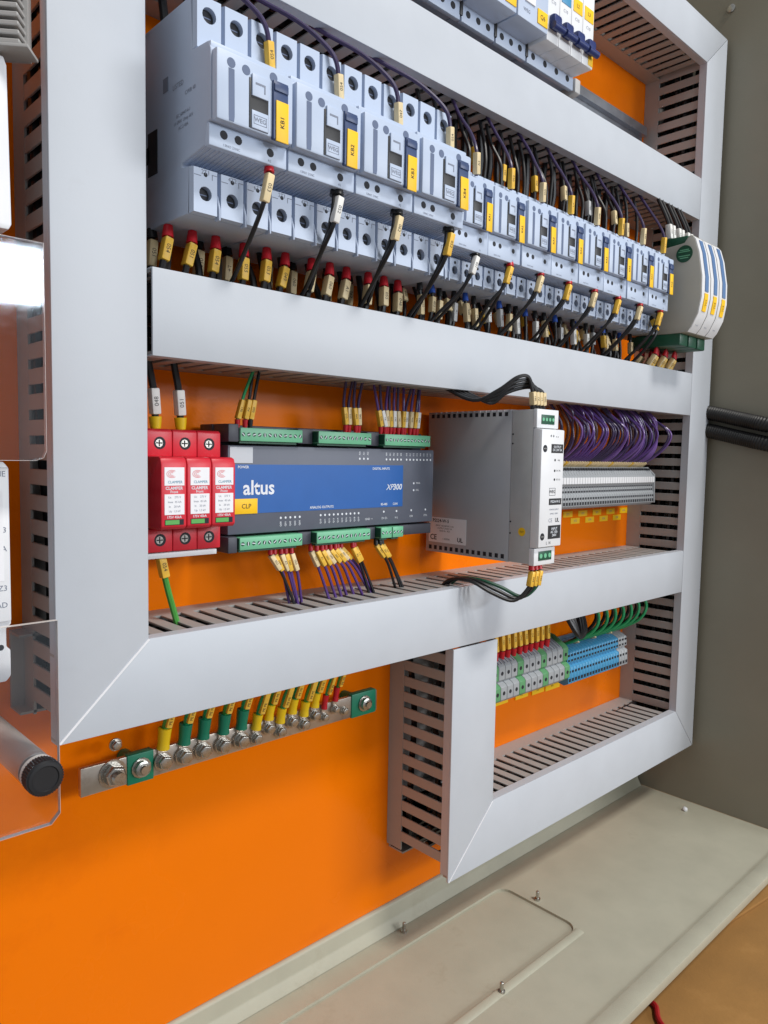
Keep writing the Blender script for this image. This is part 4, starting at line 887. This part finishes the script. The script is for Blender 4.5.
for i in range(4): cw('purple wire %s of four above the middle upper plug of the controller' % ORD[i], 155+4.5*i, True, M_wpurd, M_fred, (M_sleeve, M_sleeve2)[i % 2], -5+2*i*0.5, 'wires above the middle upper plug')
for i in range(11): cw('purple wire %s from the left above the right upper plug of the controller' % ORD[i], 193+4.25*i, True, M_wpurd if i % 2 else M_wpur, M_fred, (M_sleeve, M_sleevew, M_sleeve2)[i % 3], -9+1.0*i + random.uniform(-2, 2), 'wires above the right upper plug')
for i in range(5): cw('purple wire %s of five below the left lower plug of the controller' % ORD[i], 82+4.6*i, False, M_wblk if i == 0 else M_wpur, M_fred, (M_sleeve2, M_sleeve)[i % 2], 10-1.2*i, 'wires below the left lower plug')
for i in range(8): cw('purple wire %s from the left below the middle lower plug of the controller' % ORD[i], 121+4.5*i, False, M_wpur, M_fred, (M_sleeve2, M_sleeve, M_sleeve)[i % 3], 8+1.2*i + random.uniform(-2, 2), 'wires below the middle lower plug')
for i in range(2): cw('dark wire, %s of the pair at the right end of the middle lower plug' % ('left' if i == 0 else 'right'), 162+4.8*i, False, M_wblk, M_fred, M_sleeve, 9, 'pair at the middle lower plug')
for i in range(3): cw('black wire %s of three below the small lower plug of the controller' % ORD[i], 190.5+3.6*i, False, M_wblk, M_fblk, M_sleeve, 10, 'wires below the small lower plug')
# ================================================================== power supply wires
for i in range(4):
    x = UX0+4+4.6*i
    wire('black output wire %s of four looping over the power supply' % ORD[i], [(x, -124, 40.5), (x-0.5, -124.5, 46), (x-3, -125, 56), (x-8-2*i, -124+2*i, 67-2.5*i), (x-18-4*i, -120+4*i, 66-4*i), (x-30-3*i, -110+3*i, 55-3.2*i), (x-42-2*i, -94+i, 47+i), (x-50+3*i, -64, 60)], 1.6, M_wblk, M_fblk, M_sleeve2, 'output wires of the power supply', fr=2.4, fl=3, sw=4.2, sl=11)
for i in range(3):
    x = UX0+5+5.6*i
    wire('wire %s of three looping below the power supply, red ferrule' % ORD[i], [(x, -127, -90.5), (x-0.5, -128, -97), (x-3.5, -127.5, -110), (x-14, -120, -121+i), (x-27, -107, -115+2*i), (x-36, -90, -106), (x-34, -64, -109), (x-32, -48, -124)], 1.6, M_plugd if i == 2 else M_wblk, M_fred, M_sleeve, 'input wires of the power supply', fr=2.6, fl=5, sw=4.4, sl=13)
# ================================================================== purple harness over the grey terminals
for i in range(38):
    x = TX0+3+i*TP; j = random.uniform(-5, 4); k = random.uniform(-8, 7)
    wire('purple wire %s from the left over the long grey terminal row' % ORD[i], [(x, -35, -10), (x+1.5, -41, -4), (x+4, -53, 4), (x+8+j*0.5, -64-k*0.6, 18), (x+8+j, -66-k, 34), (x+1+j*1.3, -57+k*0.5, 50), (x-6+j*2.2+random.uniform(-4, 4), -44, 66)], 1.3, (M_wpur, M_wpurd, M_wpur, M_wpurl)[random.randrange(4)], None, M_sleeve2 if i % 9 != 4 else M_sleeve, 'purple wires over the grey terminals', sw=3.6, sl=11, gap=0.5)
for i in range(24):
    x = TX0+6+i*8.6+random.uniform(-2, 2); j = random.uniform(-5, 5)
    wire('dark purple wire %s from the left in the rear layer over the grey terminals' % ORD[i], [(x, -24, -11), (x+2, -30, -2), (x+6+j, -44, 14), (x+6+j, -48, 34), (x+1+j, -42, 50), (x-4+j, -34, 66)], 1.7, random.choice((M_wpurd, M_wpur, M_wbrn)), None, None, 'rear layer of wires over the grey terminals')
# ================================================================== wires above the lower terminals
for i in range(11):
    x = LX0+1.7+10.2*i*0.98+random.uniform(-0.8, 0.8)
    wire('dark wire %s from the left above the green and grey terminals' % ORD[i], [(x+3, -36, -207), (x+3, -36.5, -198), (x+3+random.uniform(-1, 2), -35, -176), (x+3, -37, -150)], 2.0, M_wgrn if i % 4 == 0 else M_wblk, M_fred, M_sleeve, 'wires above the green and grey terminals', fr=3.3, fl=9, sw=4.8, sl=18, gap=0.4)
for i in range(3):
    x = 474+5*i
    wire('black cable loop %s of three above the blue terminals' % ORD[i], [(x-14, -40, -150), (x-12, -54, -172), (x-2, -62+2*i, -192-2*i), (x+12, -56, -190), (x+20, -46, -172), (x+22, -40, -150)], 3.0, M_wblk, None, None, 'black loops above the blue terminals')
for i in range(7):
    x = 500+18.5*i
    wire('green earth wire %s from the left arching over the blue terminals' % ORD[i], [(x, -26, -214), (x+5, -40, -207), (x+13+random.uniform(-2, 3), -56, -195), (x+18, -60, -179), (x+13+random.uniform(-2, 3), -52, -160), (x+6, -44, -146)], 1.9, M_wgrn, None, M_sleeve2 if i % 2 else None, 'green wires over the blue terminals', sw=4.4, sl=8, gap=0.5)
    if i < 6: wire('black wire %s from the left between the green ones over the blue terminals' % ORD[i], [(x+8, -26, -214), (x+11, -38, -205), (x+18, -52, -190), (x+22, -54, -176), (x+19, -46, -160), (x+14, -40, -146)], 1.9, M_wblk, None, None, 'black wires among the green ones')
